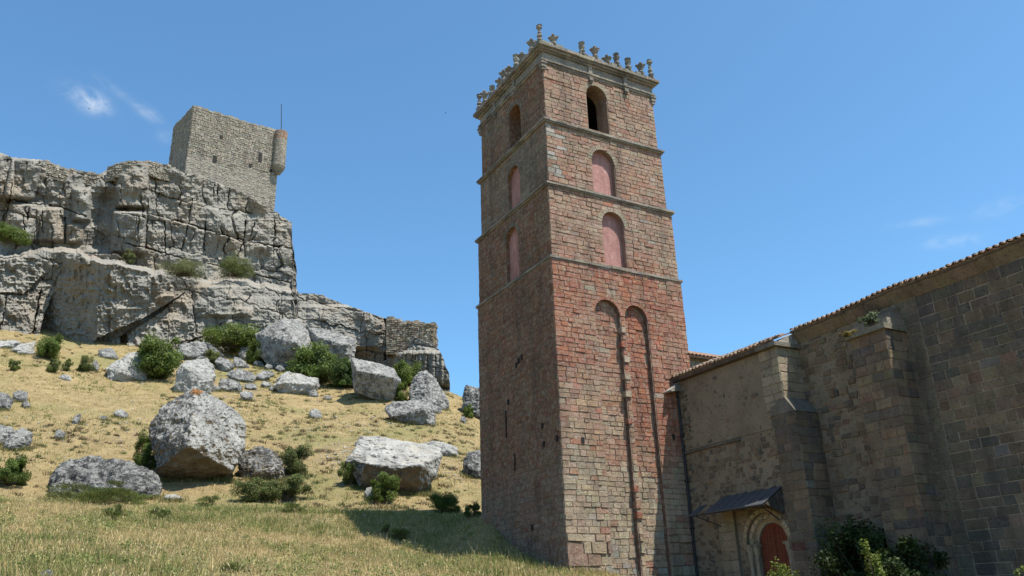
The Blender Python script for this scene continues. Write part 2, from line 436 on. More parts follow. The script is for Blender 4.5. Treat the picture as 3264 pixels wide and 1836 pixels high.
def ground_z(x, y):
    x, y = np.asarray(x, float), np.asarray(y, float)
    r = np.hypot(x, y); az = np.degrees(np.arctan2(x, y))
    fa = np.clip((az+180)/0.5, 0, len(_azf)-1.001); ia = fa.astype(int); fa = fa-ia
    fr = np.interp(r, _rf, np.arange(len(_rf))); ir = np.clip(fr.astype(int), 0, len(_rf)-2); fr = fr-ir
    z = (_g[ia, ir]*(1-fr)+_g[ia, ir+1]*fr)*(1-fa)+(_g[ia+1, ir]*(1-fr)+_g[ia+1, ir+1]*fr)*fa
    amp = np.clip(r/30, 0, 1)*np.clip((400-r)/200, 0, 1)
    hill = np.clip((r-48)/12, 0, 1)
    z = z+amp*(0.10*fbm(P3(x/2.6, y/2.6, 0*x), 3, 5)+hill*0.30*fbm(P3(x/6.5, y/6.5, 0*x), 3, 9))
    return z
def ground_hit(px, py, r0=6.0, r1=140.0):
    d = ray_dir(px, py); dh = math.hypot(d[0], d[1])
    rr = np.arange(r0, r1, 0.1)
    zz = EYE[2]+d[2]/dh*rr
    gz = ground_z(d[0]/dh*rr, d[1]/dh*rr)
    below = np.where(gz >= zz)[0]
    r = rr[below[0]] if len(below) else r1
    return np.array([d[0]/dh*r, d[1]/dh*r, EYE[2]+d[2]/dh*r]), r
az = np.concatenate([np.linspace(-180, -46, 68)[:-1], np.linspace(-46, 46, 560), np.linspace(46, 180, 68)[1:]])
rr = np.concatenate([[0.4, 1.5, 3, 5, 7], np.geomspace(9, 125, 420), np.geomspace(127, 5500, 60)])
A, Rg = np.meshgrid(np.radians(az), rr, indexing='ij')
X, Y = Rg*np.sin(A), Rg*np.cos(A)
V = P3(X, Y, ground_z(X, Y)).reshape(-1, 3)
na, nr = A.shape
I = np.arange(na*nr).reshape(na, nr)
Fq = np.stack([I[:-1, :-1], I[1:, :-1], I[1:, 1:], I[:-1, 1:]], -1).reshape(-1, 4)[:, ::-1]
tag(link_mesh('ground', np_mesh('ground', V, Fq, M['ground'], True)), kind='structure')
# ------------------------------------------------------------------ cliff
def pline(x, pts):
    p = np.array(pts, float); return np.interp(x, p[:, 0], p[:, 1])
def seg_dist(X, Y, pts):
    d = np.full(X.shape, 1e9)
    for (x0, y0), (x1, y1) in zip(pts[:-1], pts[1:]):
        vx, vy = x1-x0, y1-y0
        t = np.clip(((X-x0)*vx+(Y-y0)*vy)/(vx*vx+vy*vy), 0, 1)
        d = np.minimum(d, np.hypot(X-x0-t*vx, Y-y0-t*vy))
    return d
def in_poly(X, Y, pts):
    ins = np.zeros(X.shape, bool); n = len(pts)
    for i in range(n):
        (x0, y0), (x1, y1) = pts[i], pts[(i+1) % n]
        if y0 == y1: continue
        c = ((y0 > Y) != (y1 > Y)) & (X < (x1-x0)*(Y-y0)/(y1-y0)+x0)
        ins ^= c
    return ins
# castle keep corners: the roof line is level, so the corners share one height
CK_R = 119.0
ck0 = at_r(487, 268, CK_R)
def at_z(x, y, z):
    d = ray_dir(x, y); return EYE+d*((z-EYE[2])/d[2])
ck1 = at_z(706, 334, ck0[2]); ck2 = at_z(437, 321, ck0[2])
def keep_r(x):
    # distance of the keep's sunny face for a picture column, at mid height
    out = []
    n = np.array([ck1[1]-ck0[1], -(ck1[0]-ck0[0]), 0.0])
    for xx in np.atleast_1d(x):
        d = ray_dir(xx, 420); t = np.dot(ck0-EYE, n)/np.dot(d, n)
        out.append(t*math.hypot(d[0], d[1]))
    return np.array(out)
XC = np.arange(-150, 1133, 1.15)
NV = 430
top = pline(XC, [(-150, 372), (0, 384), (30, 396), (60, 399), (105, 402), (150, 424), (200, 432), (250, 441), (272, 426), (290, 415), (330, 410), (370, 409), (420, 418),
                 (460, 436), (500, 440), (600, 480), (700, 536), (706, 543), (735, 560), (733.5+2, 600), (740, 650), (744, 700), (746, 728), (752, 737), (800, 740), (812, 742), (830, 752), (880, 770), (915, 782), (955, 795), (970, 800),
                 (1010, 830), (1090, 868), (1105, 880), (1118, 905), (1126, 935), (1132, 962)])
top = top+1.3*fbm(P3(XC/7.0, 0*XC, 0*XC), 3, 3)
bot = pline(XC, [(-150, 905), (0, 900), (300, 925), (600, 950), (900, 980), (1132, 1010)])
S = np.linspace(0, 1, NV)
XX = np.repeat(XC[:, None], NV, 1)
YY = top[:, None]+(bot-top)[:, None]*S[None, :]
XX = XX+np.exp(-((XX-738)/16)**2)*5*fbm(P3(0*YY, YY/26, 0*YY), 4, 71)*np.clip((YY-575)/20, 0, 1)+np.exp(-((XX-1120)/18)**2)*4*fbm(P3(0*YY, YY/20, 0*YY), 3, 72)*np.clip((YY-890)/20, 0, 1)
rlow = pline(XC, [(-150, 107), (0, 106.5), (300, 105.5), (600, 106.5), (700, 107), (900, 105.5), (980, 102.5), (1000, 101), (1132, 95.5)])
kr = keep_r(np.clip(XC, 487, 760))
rup = np.where(XC > 487, kr-1.5, pline(XC, [(-150, 116), (0, 116.5), (200, 118), (290, 118.5), (375, 117.5), (487, kr[np.searchsorted(XC, 487)]-1.5)]))
led = pline(XC, [(-150, 640), (0, 645), (60, 632), (200, 636), (270, 652), (330, 672), (420, 692), (470, 706), (560, 706), (640, 716), (745, 730), (760, 735), (1200, 735)])
led = led+9*fbm(P3(XC/38, 0*XC, 0*XC), 4, 73)*(XC < 725)
tup = np.clip((led[:, None]+7-YY)/14, 0, 1); tup = tup*tup*(3-2*tup)
tup = np.where((XC > 749)[:, None], 0.0, tup)
Rr = rlow[:, None]+(rup-rlow)[:, None]*tup
# batter: every face leans back a little as it rises
Rr = Rr+(1-tup)*np.clip(880-YY, 0, 200)*0.012
O = np.zeros_like(Rr)
Pw = P3(XX, YY, 0*XX)
wx = XX+7*fbm(Pw/40, 3, 21); wy = YY+5*fbm(Pw/40, 3, 22)
O += 0.9*fbm(Pw/80, 3, 31)+0.22*fbm(Pw/24, 3, 32)+0.06*fbm(Pw/7, 3, 33)
upm = tup
# jointed blocks with open cracks; tall blocks in the upper bed, wide ones low down
dip = XX*0.23
def beds(bx, by, sx, sy, seed):
    # dipping beds cut by upright joints: returns rounded block relief and the open joints
    v = (by-dip)/sy
    iv = np.floor(v); fv = v-iv
    sh = hash01(iv.astype(np.int64), 0*iv.astype(np.int64), 0*iv.astype(np.int64), seed)
    u = bx/sx*(0.8+0.5*sh)+sh*31.7
    iu = np.floor(u); fu = u-iu
    jl = 0.30*(hash01(iu.astype(np.int64), iv.astype(np.int64), 0*iv.astype(np.int64), seed+1)-0.5)
    jr = 0.30*(hash01((iu+1).astype(np.int64), iv.astype(np.int64), 0*iv.astype(np.int64), seed+1)-0.5)
    d_u = np.minimum(np.abs(fu-jl), np.abs(1+jr-fu))*sx
    d_v = np.minimum(fv, 1-fv)*sy
    off = hash01(iu.astype(np.int64), iv.astype(np.int64), 0*iv.astype(np.int64), seed+2)
    return d_u, d_v, off
wx = wx+6*fbm(Pw/22, 2, 23); wy = wy+5*fbm(Pw/22, 2, 24)
gap1 = np.clip(0.5+1.1*fbm(Pw/55, 2, 25), 0.05, 1)
du1, dv1, ci = beds(wx, wy, 52, 66, 41)
O += upm*((ci-0.5)*0.55+gap1*(0.40*np.exp(-du1/7)+0.30*np.exp(-dv1/7)+0.65*np.exp(-(du1/1.3)**2)+0.4*np.exp(-(dv1/1.2)**2)))
du2, dv2, cj = beds(wx+3*fbm(Pw/15, 2, 26), wy+3*fbm(Pw/15, 2, 27), 17, 25, 45)
O += upm*((cj-0.5)*0.14+gap1*(0.10*np.exp(-du2/3)+0.08*np.exp(-dv2/3)))
du3, dv3, ci = beds(wx, wy, 130, 48, 51)
O += (1-upm)*((ci-0.5)*0.35+gap1*0.20*np.exp(-dv3/5)+0.35*np.exp(-(du3/1.5)**2)+0.25*np.exp(-(dv3/1.3)**2))
f1, f2, cj = voro2(wx/26, (wy-dip*0.6)/20, 44)
O += (1-upm)*((cj-0.5)*0.12+0.05*np.exp(-((f2-f1)/0.09)**2))
O += -0.13*fbm(Pw/14, 4, 36, 0.55, True)-0.05*fbm(Pw/4, 2, 37, 0.6, True)
def crack(pts, wd=2.2, depth=1.6):
    global O
    d = seg_dist(XX+2.0*fbm(Pw/9, 2, 55), YY+2.0*fbm(Pw/9, 2, 56), pts); O = O+depth*np.exp(-(d/(wd*.62))**2)*np.clip(.45+1.0*fbm(Pw/30, 2, 57), .10, .95)
bed = [(294, 526), (359, 536), (408, 547), (474, 564), (523, 580), (614, 606), (686, 619), (735, 627)]
crack(bed, 2.6, 1.9)
bel = YY-pline(XX, bed)
O -= upm*(XX > 285)*1.1*np.exp(-np.clip(bel, 0, 999)/45)*(bel > 0)
crack([(310, 610), (370, 625), (420, 640), (520, 662), (640, 690), (735, 712)], 2.0, 0.9)
crack([(20, 500), (75, 512), (150, 520), (215, 545)], 2.4, 1.2)
for c in ([(376, 440), (373, 500), (366, 626)], [(618, 557), (614, 606), (598, 645)], [(693, 545), (689, 600), (687, 665)], [(415, 556), (416, 645)], [(472, 565), (458, 632)],
          [(539, 463), (537, 505)], [(547, 465), (547, 520)], [(485, 500), (474, 564)], [(165, 547), (163, 615)], [(72, 525), (65, 575)], [(105, 522), (107, 585)], [(555, 590), (540, 640)], [(640, 560), (628, 605)],
          [(519, 540), (512, 630)], [(572, 560), (570, 655)], [(40, 420), (12, 560)]):
    crack(c, 1.9, 1.5)
def pillar(cx, wd, y0, y1, a, lean=0.0):
    global O
    u = (XX-cx-lean*(YY-y0))/wd
    env = np.clip((YY-y0)/8, 0, 1)*np.clip((y1-YY)/10, 0, 1)
    O = O-a*np.sqrt(np.clip(1-u*u, 0, 1))*env
pillar(334, 44, 405, 526, 3.0); pillar(326, 44, 528, 640, 3.3, -0.05)
pillar(70, 40, 396, 505, 2.6, -0.22); pillar(60, 44, 508, 612, 2.6, -0.12); pillar(118, 26, 520, 610, 1.6); pillar(140, 20, 520, 612, 1.3)
pillar(205, 24, 470, 560, 2.2); pillar(188, 22, 560, 615, 1.8); pillar(10, 26, 385, 500, 2.0)
rec = np.clip(1-np.abs(XX-(262-0.18*(YY-500)))/40, 0, 1)*np.clip((YY-470)/30, 0, 1)*np.clip((632-YY)/15, 0, 1)
O += 2.3*rec
def patch(pts, offs, soft=1.0):
    # a facet: the plane through the given corner offsets replaces the relief inside the outline
    global O
    p = np.array(pts, float); Am = np.c_[p, np.ones(len(p))]
    co = np.linalg.lstsq(Am, np.array(offs, float), rcond=None)[0]
    msk = in_poly(XX+1.6*fbm(Pw/11, 2, 61), YY+1.6*fbm(Pw/11, 2, 62), pts)
    val = co[0]*XX+co[1]*YY+co[2]
    rough = 0.42*fbm(Pw/30, 4, 63)-0.22*fbm(Pw/16, 4, 65, .58, True)+0.10*fbm(Pw/5, 3, 64)+0.08*fbm(P3(XX/9, YY/45, 0*XX), 3, 66)
    O = np.where(msk, val+rough, O)
# huge tilted block of the lower tier: shaded left side, sunny right side, open gap beneath
patch([(163, 640), (300, 640), (268, 700), (243, 775), (245, 850), (220, 892), (88, 872), (112, 790), (135, 735)], [-.058*(x_-245)+.022*(y_-760)-5 for x_, y_ in ((163, 640), (300, 640), (268, 700), (243, 775), (245, 850), (220, 892), (88, 872), (112, 790), (135, 735))])
patch([(298, 640), (327, 668), (408, 687), (437, 723), (437, 753), (360, 801), (314, 821), (245, 850), (243, 775), (268, 700)], [-8.2, -7.0, -3.0, -1.2, -1.0, -1.8, -2.2, -3.0, -4.6, -7.6])
patch([(466, 734), (437, 753), (360, 801), (314, 821), (245, 850), (213, 897), (228, 897), (262, 866), (318, 840), (400, 788), (452, 748)], [1.0, 1.0, 1.2, 1.2, 1.2, 1.0, 1.0, 1.2, 1.2, 1.0, .8])
patch([(262, 866), (318, 838), (330, 836), (335, 900), (225, 905)], [.4, .8, .8, -.2, -.4])
patch([(318, 838), (330, 834), (372, 808), (452, 748), (480, 740), (493, 850), (440, 880), (330, 900)], [.6, .6, .2, 0, -.4, -.9, -.9, -.3])
patch([(303, 845), (318, 838), (320, 895), (300, 895)], [2.5, 2.5, 2.5, 2.5])
patch([(0, 655), (60, 645), (105, 650), (108, 690), (60, 740), (0, 735)], [-1.5, -2.2, -.6, -.2, -1.2, -1.5])
patch([(0, 740), (60, 742), (105, 720), (100, 790), (82, 868), (0, 860)], [-.8, -1.2, .6, .8, 0, -.8])
crack([(18, 742), (10, 790), (0, 830)], 2.0, 1.0); crack([(108, 700), (95, 770), (80, 860)], 3.0, 1.8)
crack([(441, 866), (510, 848), (555, 815), (601, 796), (608, 775), (632, 742)], 2.0, 1.7)
crack([(478, 728), (488, 788), (494, 842)], 2.4, 1.4); crack([(708, 742), (704, 800), (700, 830)], 1.8, 0.9); crack([(425, 770), (424, 860)], 1.3, .7)
pillar(560, 75, 715, 800, 1.0); pillar(690, 80, 745, 850, 0.8); pillar(850, 115, 765, 880, 1.2)
# undercut foot of the right hand wall, rounded knobs below the ruin
O += (XX > 610)*(XX < 975)*1.4*np.clip((YY-(850+0.12*(XX-700)))/25, 0, 1)
crack([(968, 800), (972, 860), (968, 905)], 3.0, 1.6)
for cx, cw in ((1003, 18), (1032, 18), (1060, 14), (1080, 14), (1100, 16), (1122, 14)): pillar(cx, cw, 880, 975, 1.3)
R3 = Rr+O
d0 = FW[None, None, :]+RT*((XX*K-1632)/F_PX)[..., None]+UP*((918-YY*K)/F_PX)[..., None]
dh = np.hypot(d0[..., 0], d0[..., 1])
Pc = EYE+d0*(R3/dh)[..., None]
# top surface running back, then down, so the crag is a closed mass
tops = Pc[:, :1, :]; hd = d0[:, :1, :]/dh[:, :1, None]; hd = hd*np.array([1, 1, 0])
rows = [tops+hd*26+np.array([0, 0, -40.0]), tops+hd*24+np.array([0, 0, -3.0]), tops+hd*14+np.array([0, 0, -0.8]), tops+hd*5+np.array([0, 0, -0.1]), tops+hd*1.5+np.array([0, 0, 0.05])]
Pc = np.concatenate(rows+[Pc], 1)
nx, ny = Pc.shape[:2]
I = np.arange(nx*ny).reshape(nx, ny)
Fq = np.stack([I[:-1, :-1], I[1:, :-1], I[1:, 1:], I[:-1, 1:]], -1).reshape(-1, 4)[:, ::-1]
tag(link_mesh('cliff', np_mesh('cliff', Pc.reshape(-1, 3), Fq, M['cliff'])), kind='structure')
def cliff_r(x, y):
    i = int(np.clip(np.searchsorted(XC, x), 0, len(XC)-1)); j = int(np.clip(round((y-top[i])/(bot[i]-top[i])*(NV-1)), 0, NV-1))
    return R3[i, j]
# ------------------------------------------------------------------ masonry
def arch_half(o, v):
    uc, hw, vb, vs = o
    if v < vb or v > vs+hw: return 0.0
    if v <= vs: return hw
    return math.sqrt(max(0.0, hw*hw-(v-vs)**2))
def stones(mb, O, du, dv, n, u0, u1, v0, v1, pal, rng, opens=(), rowh=(.24, .34), wid=(.35, .75), gap=.012, dep=(.0, .035), skip=0.0, jit=.012, margin=0.03, keep=None, chf=.02):
    O, du, dv, n = (np.array(q, float) for q in (O, du, dv, n))
    v = v0
    while v < v1-0.04:
        h = rng.uniform(*rowh)
        if v+h > v1-rowh[0]*0.5: h = v1-v
        spans = [(u0, u1)]
        for o in opens:
            hw = max(arch_half(o, v+q*h) for q in (0, .25, .5, .75, 1))
            if hw <= 0: continue
            a, b = o[0]-hw-margin, o[0]+hw+margin
            ns = []
            for s0, s1 in spans:
                if b <= s0 or a >= s1: ns.append((s0, s1)); continue
                if a-s0 > 0.05: ns.append((s0, a))
                if s1-b > 0.05: ns.append((b, s1))
            spans = ns
        for s0, s1 in spans:
            u = s0
            while u < s1-0.02:
                wd = rng.uniform(*wid)
                if u+wd > s1-wid[0]*0.6: wd = s1-u
                if rng.random() >= skip and (keep is None or keep(u+wd/2, v+h/2)):
                    d = rng.uniform(*dep); g = gap*rng.uniform(.6, 1.5); ch = min(chf, wd*.2, h*.2)
                    j = [rng.uniform(-jit, jit) for _ in range(8)]
                    q = [(u+g+j[0], v+g+j[1]), (u+wd-g+j[2], v+g+j[3]), (u+wd-g+j[4], v+h-g+j[5]), (u+g+j[6], v+h-g+j[7])]
                    c0 = (u+wd/2, v+h/2)
                    outer = [O+du*a+dv*b for a, b in q]
                    inner = [O+du*(a+(c0[0]-a)/wd*2*ch)+dv*(b+(c0[1]-b)/h*2*ch)+n*(d+rng.uniform(-.25, .25)*d+.012) for a, b in q]
                    mb.add(outer+inner, [(4, 5, 6, 7), (0, 1, 5, 4), (1, 2, 6, 5), (2, 3, 7, 6), (3, 0, 4, 7)], pal(u+wd/2, v+h/2, rng))
                u += wd
        v += h
def arch_pts(o, n=14):
    uc, hw, vb, vs = o
    return [(uc-hw, vb), (uc+hw, vb)]+[(uc+hw*math.cos(math.pi*k/n), vs+hw*math.sin(math.pi*k/n)) for k in range(n+1)]
def sheet(mb, O, du, dv, u0, u1, v0, v1, opens, c):
    O, du, dv = (np.array(q, float) for q in (O, du, dv))
    loops = [[(u0, v0), (u1, v0), (u1, v1), (u0, v1)]]+[arch_pts(o) for o in opens]
    flat = [p for lp in loops for p in lp]
    tris = tessellate_polygon([[Vector((a, b, 0)) for a, b in lp] for lp in loops])
    mb.add([O+du*a+dv*b for a, b in flat], [tuple(t) for t in tris], c)
def reveal(mb, O, du, dv, n, o, depth, c, back=None, nseg=14):
    O, du, dv, n = (np.array(q, float) for q in (O, du, dv, n))
    p = arch_pts(o, nseg); q = [O+du*a+dv*b for a, b in p]; r = [x-n*depth for x in q]
    k = len(p)
    mb.add(q+r, [(i, (i+1) % k, k+(i+1) % k, k+i) for i in range(k)], c)
    if back is not None: back.add([x for x in r], [tuple(range(k))], c)
def voussoirs(mb, O, du, dv, n, o, wd, pal, rng, cnt=13, proud=.03, a0=0.0):
    O, du, dv, n = (np.array(q, float) for q in (O, du, dv, n))
    uc, hw, vb, vs = o
    for k in range(cnt):
        t0 = -a0+(math.pi+2*a0)*(k+.05)/cnt; t1 = -a0+(math.pi+2*a0)*(k+.95)/cnt
        r0, r1 = hw+.003, hw+wd*rng.uniform(.9, 1.1); d = proud*rng.uniform(.7, 1.2)
        ring = [(r0, t0), (r1, t0), (r1, t1), (r0, t1)]
        lo = [O+du*(uc+r*math.cos(t))+dv*(vs+r*math.sin(t)) for r, t in ring]
        hi = [x+n*d for x in lo]
        mb.add(lo+hi, [(4, 5, 6, 7), (0, 1, 5, 4), (1, 2, 6, 5), (2, 3, 7, 6), (3, 0, 4, 7)], pal(uc, vs, rng))
def shade(c, rng, a=.12):
    k = 1+rng.uniform(-a, a)
    return tuple(max(.01, x*k*(1+rng.uniform(-.05, .05))) for x in c)
# ------------------------------------------------------------------ bell tower
SC = 34/30
PSI = math.radians(60.35); TAZ = math.radians(3.049)
dR = np.array([math.sin(PSI), math.cos(PSI), 0]); dL = np.array([math.sin(PSI-math.pi/2), math.cos(PSI-math.pi/2), 0])
NRm, NLm, ZZ = -dL, -dR, np.array([0, 0, 1.0])
N0 = np.array([34*math.sin(TAZ), 34*math.cos(TAZ), 0.0])
WR, WL = 6.573*SC, 6.46*SC
tower = empty('bell_tower', N0+dR*WR/2+dL*WL/2+ZZ*2.0, 'tall square red sandstone bell tower with blind pink windows and a spiky cornice', 'tower')
RED = [(0.373, 0.137, 0.085), (0.358, 0.137, 0.09), (0.39, 0.163, 0.104), (0.319, 0.122, 0.081), (0.396, 0.152, 0.085), (0.379, 0.185, 0.124)]
MID = [(0.38, 0.215, 0.16), (0.36, 0.22, 0.165), (0.34, 0.19, 0.145)]
TAN = [(0.377, 0.261, 0.195), (0.357, 0.241, 0.18), (0.408, 0.292, 0.214), (0.326, 0.216, 0.165), (0.367, 0.236, 0.174), (0.347, 0.266, 0.2)]
GRY = [(0.431, 0.348, 0.248), (0.399, 0.321, 0.229), (0.458, 0.371, 0.262), (0.365, 0.298, 0.217)]
def blend(ca, cb, f): return tuple(x+(y-x)*f for x, y in zip(ca, cb))
def drift(u, z, sc, seed): return float(.7*vnoise(np.array([u*sc, z*sc, 3.0]), seed)+.4*vnoise(np.array([u*sc*2.7, z*sc*2.7, 5.0]), seed+1))
def pal_right(u, z, rng):
    nz = drift(u, z, .42, 4); q = rng.random()
    R_, G_, T_, M_ = rng.choice(RED), rng.choice(GRY), rng.choice(TAN), rng.choice(MID)
    k = float(np.interp(z+.5*nz, [4, 6.9, 7.4, 9, 12, 16, 16.6, 18, 20, 23.6, 24.5], [0, .08, .42, .64, .78, .84, .38, .12, .20, .06, .04]))
    k = min(1, max(0, k+.55*nz*(.3+k)+rng.uniform(-.16, .16)))
    base = blend(G_, T_, min(1, max(0, (z-10)/8))) if z > 8 else G_
    c = blend(base, R_, k)
    if q < .07: c = blend(c, rng.choice(RED+[(0.40, 0.37, 0.31)]), .6)
    if u < 1.0 and 20.6 < z < 23.3 and q > .55: c = rng.choice([(0.42, 0.40, 0.36), (0.36, 0.33, 0.29)])
    if z < 4.3 and q > .8: c = rng.choice([(0.36, 0.335, 0.295), (0.30, 0.20, 0.145)])
    return shade(c, rng, .10)
DK = [(0.239, 0.122, 0.076), (0.215, 0.114, 0.073), (0.256, 0.138, 0.086), (0.233, 0.145, 0.093)]  # left face stones, the shade on that side put into darker colours
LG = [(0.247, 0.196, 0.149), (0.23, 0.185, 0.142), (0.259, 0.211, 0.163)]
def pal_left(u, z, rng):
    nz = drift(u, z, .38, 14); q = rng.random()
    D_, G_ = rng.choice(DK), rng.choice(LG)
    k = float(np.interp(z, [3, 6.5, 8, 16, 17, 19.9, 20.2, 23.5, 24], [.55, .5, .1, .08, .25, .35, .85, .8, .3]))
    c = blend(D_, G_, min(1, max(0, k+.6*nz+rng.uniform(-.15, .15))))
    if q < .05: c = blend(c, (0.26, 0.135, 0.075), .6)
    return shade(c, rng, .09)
MORT_R, MORT_L = (0.34, 0.24, 0.18), (0.28, 0.225, 0.195)
stage = [(1.0, 16.24, 0.0), (16.24, 20.02, 0.06), (20.02, 23.59, 0.20), (23.59, 27.15, 0.28)]
ops_R = {0: [(2.87, .69, -1.0, 13.9), (4.48, .64, -1.0, 13.9)], 1: [(3.66, .64, 16.42, 18.62)], 2: [(3.47, .67, 20.16, 22.06)], 3: [(3.46, .63, 23.86, 25.95)]}
ops_L = {1: [(3.62, .62, 16.45, 18.60)], 2: [(3.46, .62, 20.2, 22.02)], 3: [(3.26, .62, 23.86, 25.6)]}
rng = random.Random(7)
wall = MB(); panels = []
for si, (z0, z1, ins) in enumerate(stage):
    for fi, (O, du, n, ln, ops, pal, mort) in enumerate((
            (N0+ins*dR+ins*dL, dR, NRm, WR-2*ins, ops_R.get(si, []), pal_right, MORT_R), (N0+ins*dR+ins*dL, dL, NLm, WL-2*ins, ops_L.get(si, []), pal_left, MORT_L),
            (N0+ins*dR+(WL-ins)*dL, dR, dL, WR-2*ins, [], pal_right, MORT_R), (N0+(WR-ins)*dR+ins*dL, dL, dR, WL-2*ins, [], pal_right, MORT_R))):
        op = [(a-ins, b, c, d) for a, b, c, d in ops]
        if si == 0 and fi == 0: op = [(a, b, 2.2 if k == 0 else 2.2, d) for k, (a, b, c, d) in enumerate(op)]
        sheet(wall, O, du, ZZ, 0, ln, z0, z1, op, mort)
        tight = fi == 1
        rw = dict(rowh=(.18, .28), wid=(.24, .62), dep=(.0, .034), gap=.005, jit=.014, chf=.011)
        if tight: rw = dict(rowh=(.22, .30), wid=(.28, .62), dep=(.0, .018), gap=.009)
        if si == 0:
            lo = dict(rw); lo.update(rowh=(.34, .5), wid=(.35, 1.0), gap=.018, dep=(.0, .09), jit=.03)
            zb = 4.25 if fi == 0 else 2.0
            if fi == 0: stones(wall, O, du, ZZ, n, 0, ln, 1.2, zb, pal, rng, op, **lo)
            stones(wall, O, du, ZZ, n, 0, ln, zb, z1-.02, pal, rng, op, **rw)
        elif si == 2 and tight:
            stones(wall, O, du, ZZ, n, 0, ln, z0, z1-.02, pal, rng, op, rowh=(.3, .4), wid=(.6, 1.2), gap=.003, dep=(.0, .01), jit=.004)
        else:
            stones(wall, O, du, ZZ, n, 0, ln, z0+.05, z1-.02, pal, rng, op, **rw)
        for o in op:
            dpt = .22 if si == 0 else (.26 if si < 3 else .95)
            if si == 0:
                reveal(wall, O, du, ZZ, n, o, dpt, (.20, .115, .085))  # jamb colour darkened to carry the shadow in the recess
                Ob = O-n*dpt
                wall.add([Ob+du*a+ZZ*b for a, b in arch_pts(o)], [tuple(range(len(arch_pts(o))))], mort)
                stones(wall, Ob, du, ZZ, n, o[0]-o[1], o[0]+o[1], o[2], o[3]+o[1], pal, rng, (), keep=lambda u, v, o=o: arch_half(o, v) > abs(u-o[0])+.1, **rw)
                voussoirs(wall, O, du, ZZ, n, o, .17, lambda u, v, r: shade(RED[2], r, .1), rng, 15, .03)
            else:
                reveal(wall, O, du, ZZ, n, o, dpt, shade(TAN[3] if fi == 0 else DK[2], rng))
                voussoirs(wall, O, du, ZZ, n, o, .24, (lambda u, v, r: shade((0.38, 0.315, 0.235), r, .12)) if fi == 0 else (lambda u, v, r: shade((0.21, 0.17, 0.135), r, .12)), rng, 15, .035)  # left face ring takes a shaded, darker copy of the stone colour
                if si < 3: panels.append((O-n*dpt, du, o))
# ragged toothing along the pilaster between the two tall arches
for z in (4.9, 5.3, 6.0, 8.9, 10.1, 10.9, 11.7, 12.4, 13.1):
    wall.box(N0+dR*(3.56+rng.uniform(-.1, .02))+ZZ*z+NRm*(-.2), dR*rng.uniform(.2, .34), ZZ*.26, NRm*(.22+rng.uniform(.02, .08)), shade(rng.choice(GRY+RED), rng))
# putlog holes: near-black blocks on the wall, painting the shade inside each pocket
hole = MB()
wall.build('wall', M['sandstone'], tower)
for O, du, o in panels:
    pm = MB(); pp = arch_pts((o[0], o[1], o[2], o[3]))
    n = np.cross(du, ZZ)
    pm.add([O+du*a+ZZ*b for a, b in pp]+[O+du*a+ZZ*b-n*.05 for a, b in pp], [tuple(range(len(pp))), tuple(range(2*len(pp)-1, len(pp)-1, -1))]+[(i, (i+1) % len(pp), len(pp)+(i+1) % len(pp), len(pp)+i) for i in range(len(pp))])
    pm.build('blind_window', M['plaster'], tower)
for side, pts in (('R', [(1.0, 7.9), (5.9, 8.35)]), ('L', [(3.36, 11.95), (3.15, 12.1), (2.85, 12.2), (1.25, 7.9), (.18, 7.95), (2.5, 4.6), (4.25, 10.4), (1.3, 8.7)])):
    for s_, z in pts:
        h = MB(); O, du, n = (N0, dR, NRm) if side == 'R' else (N0, dL, NLm)
        h.box(O+du*s_+ZZ*z+n*.0, du*.13, ZZ*.24, n*.062, (.02, .018, .016)); h.build('putlog_hole', M['void'], tower)
sl = MB(); sl.box(N0+dL*4.55+ZZ*8.9, dL*.09, ZZ*1.25, NLm*.055, (.02, .018, .016)); sl.build('arrow_slit', M['void'], tower)  # slits are raised near-black strips, their inner shade painted on
sl = MB(); sl.box(N0+dL*3.85+ZZ*7.3, dL*.07, ZZ*.75, NLm*.055, (.02, .018, .016)); sl.build('arrow_slit', M['void'], tower)
# belfry chamber behind the open windows
ch = MB(); i0 = .28+.95
A0 = N0+dR*i0+dL*i0
cw, cl = WR-2*i0, WL-2*i0
for O, du, ops, ln, ins in ((A0, dR, ops_R[3], cw, i0), (A0, dL, ops_L[3], cl, i0), (A0+dL*cl, dR, [], cw, 0), (A0+dR*cw, dL, [], cl, 0)):
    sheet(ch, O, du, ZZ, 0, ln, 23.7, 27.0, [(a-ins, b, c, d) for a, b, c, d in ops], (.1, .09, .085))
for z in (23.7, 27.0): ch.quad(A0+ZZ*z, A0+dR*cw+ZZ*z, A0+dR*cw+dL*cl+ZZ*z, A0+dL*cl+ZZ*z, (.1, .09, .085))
ch.build('belfry_chamber', M['dim'], tower)
def square_ring(mb, out, z0, z1, inner, pal, rng, seg=.55, wob=.012):
    # a projecting course made of separate slabs laid end to end round the tower
    for O, du, n, ln in ((N0, dR, NRm, WR), (N0, dL, NLm, WL), (N0+dL*WL, dR, dL, WR), (N0+dR*WR, dL, dR, WL)):
        u = -out
        while u < ln+out-.01:
            wd = rng.uniform(seg*.8, seg*1.4)
            if u+wd > ln+out-seg*.5: wd = ln+out-u
            e = rng.uniform(-wob, wob)
            mb.box(O+du*(u+.003)+ZZ*(z0+rng.uniform(-wob, wob)*.5)-n*inner, du*(wd-.006), ZZ*(z1-z0+rng.uniform(-wob, wob)), n*(out+inner+e), pal(rng))
            u += wd
CARV = [(0.26, 0.235, 0.20), (0.22, 0.20, 0.17), (0.30, 0.265, 0.22), (0.19, 0.17, 0.15)]
cpal = lambda r: shade(r.choice(CARV), r)
for z, out, wi in ((16.24, .09, .06), (20.02, .085, .2), (23.59, -.03, .28)):
    sc_ = MB()
    square_ring(sc_, out, z-.05, z+.05, .4, cpal, rng, .6, .015)
    square_ring(sc_, out-.06, z-.13, z-.05, .4, cpal, rng, .6, .01)
    sc_.build('string_course', M['carved'], tower)
cn_ = MB()
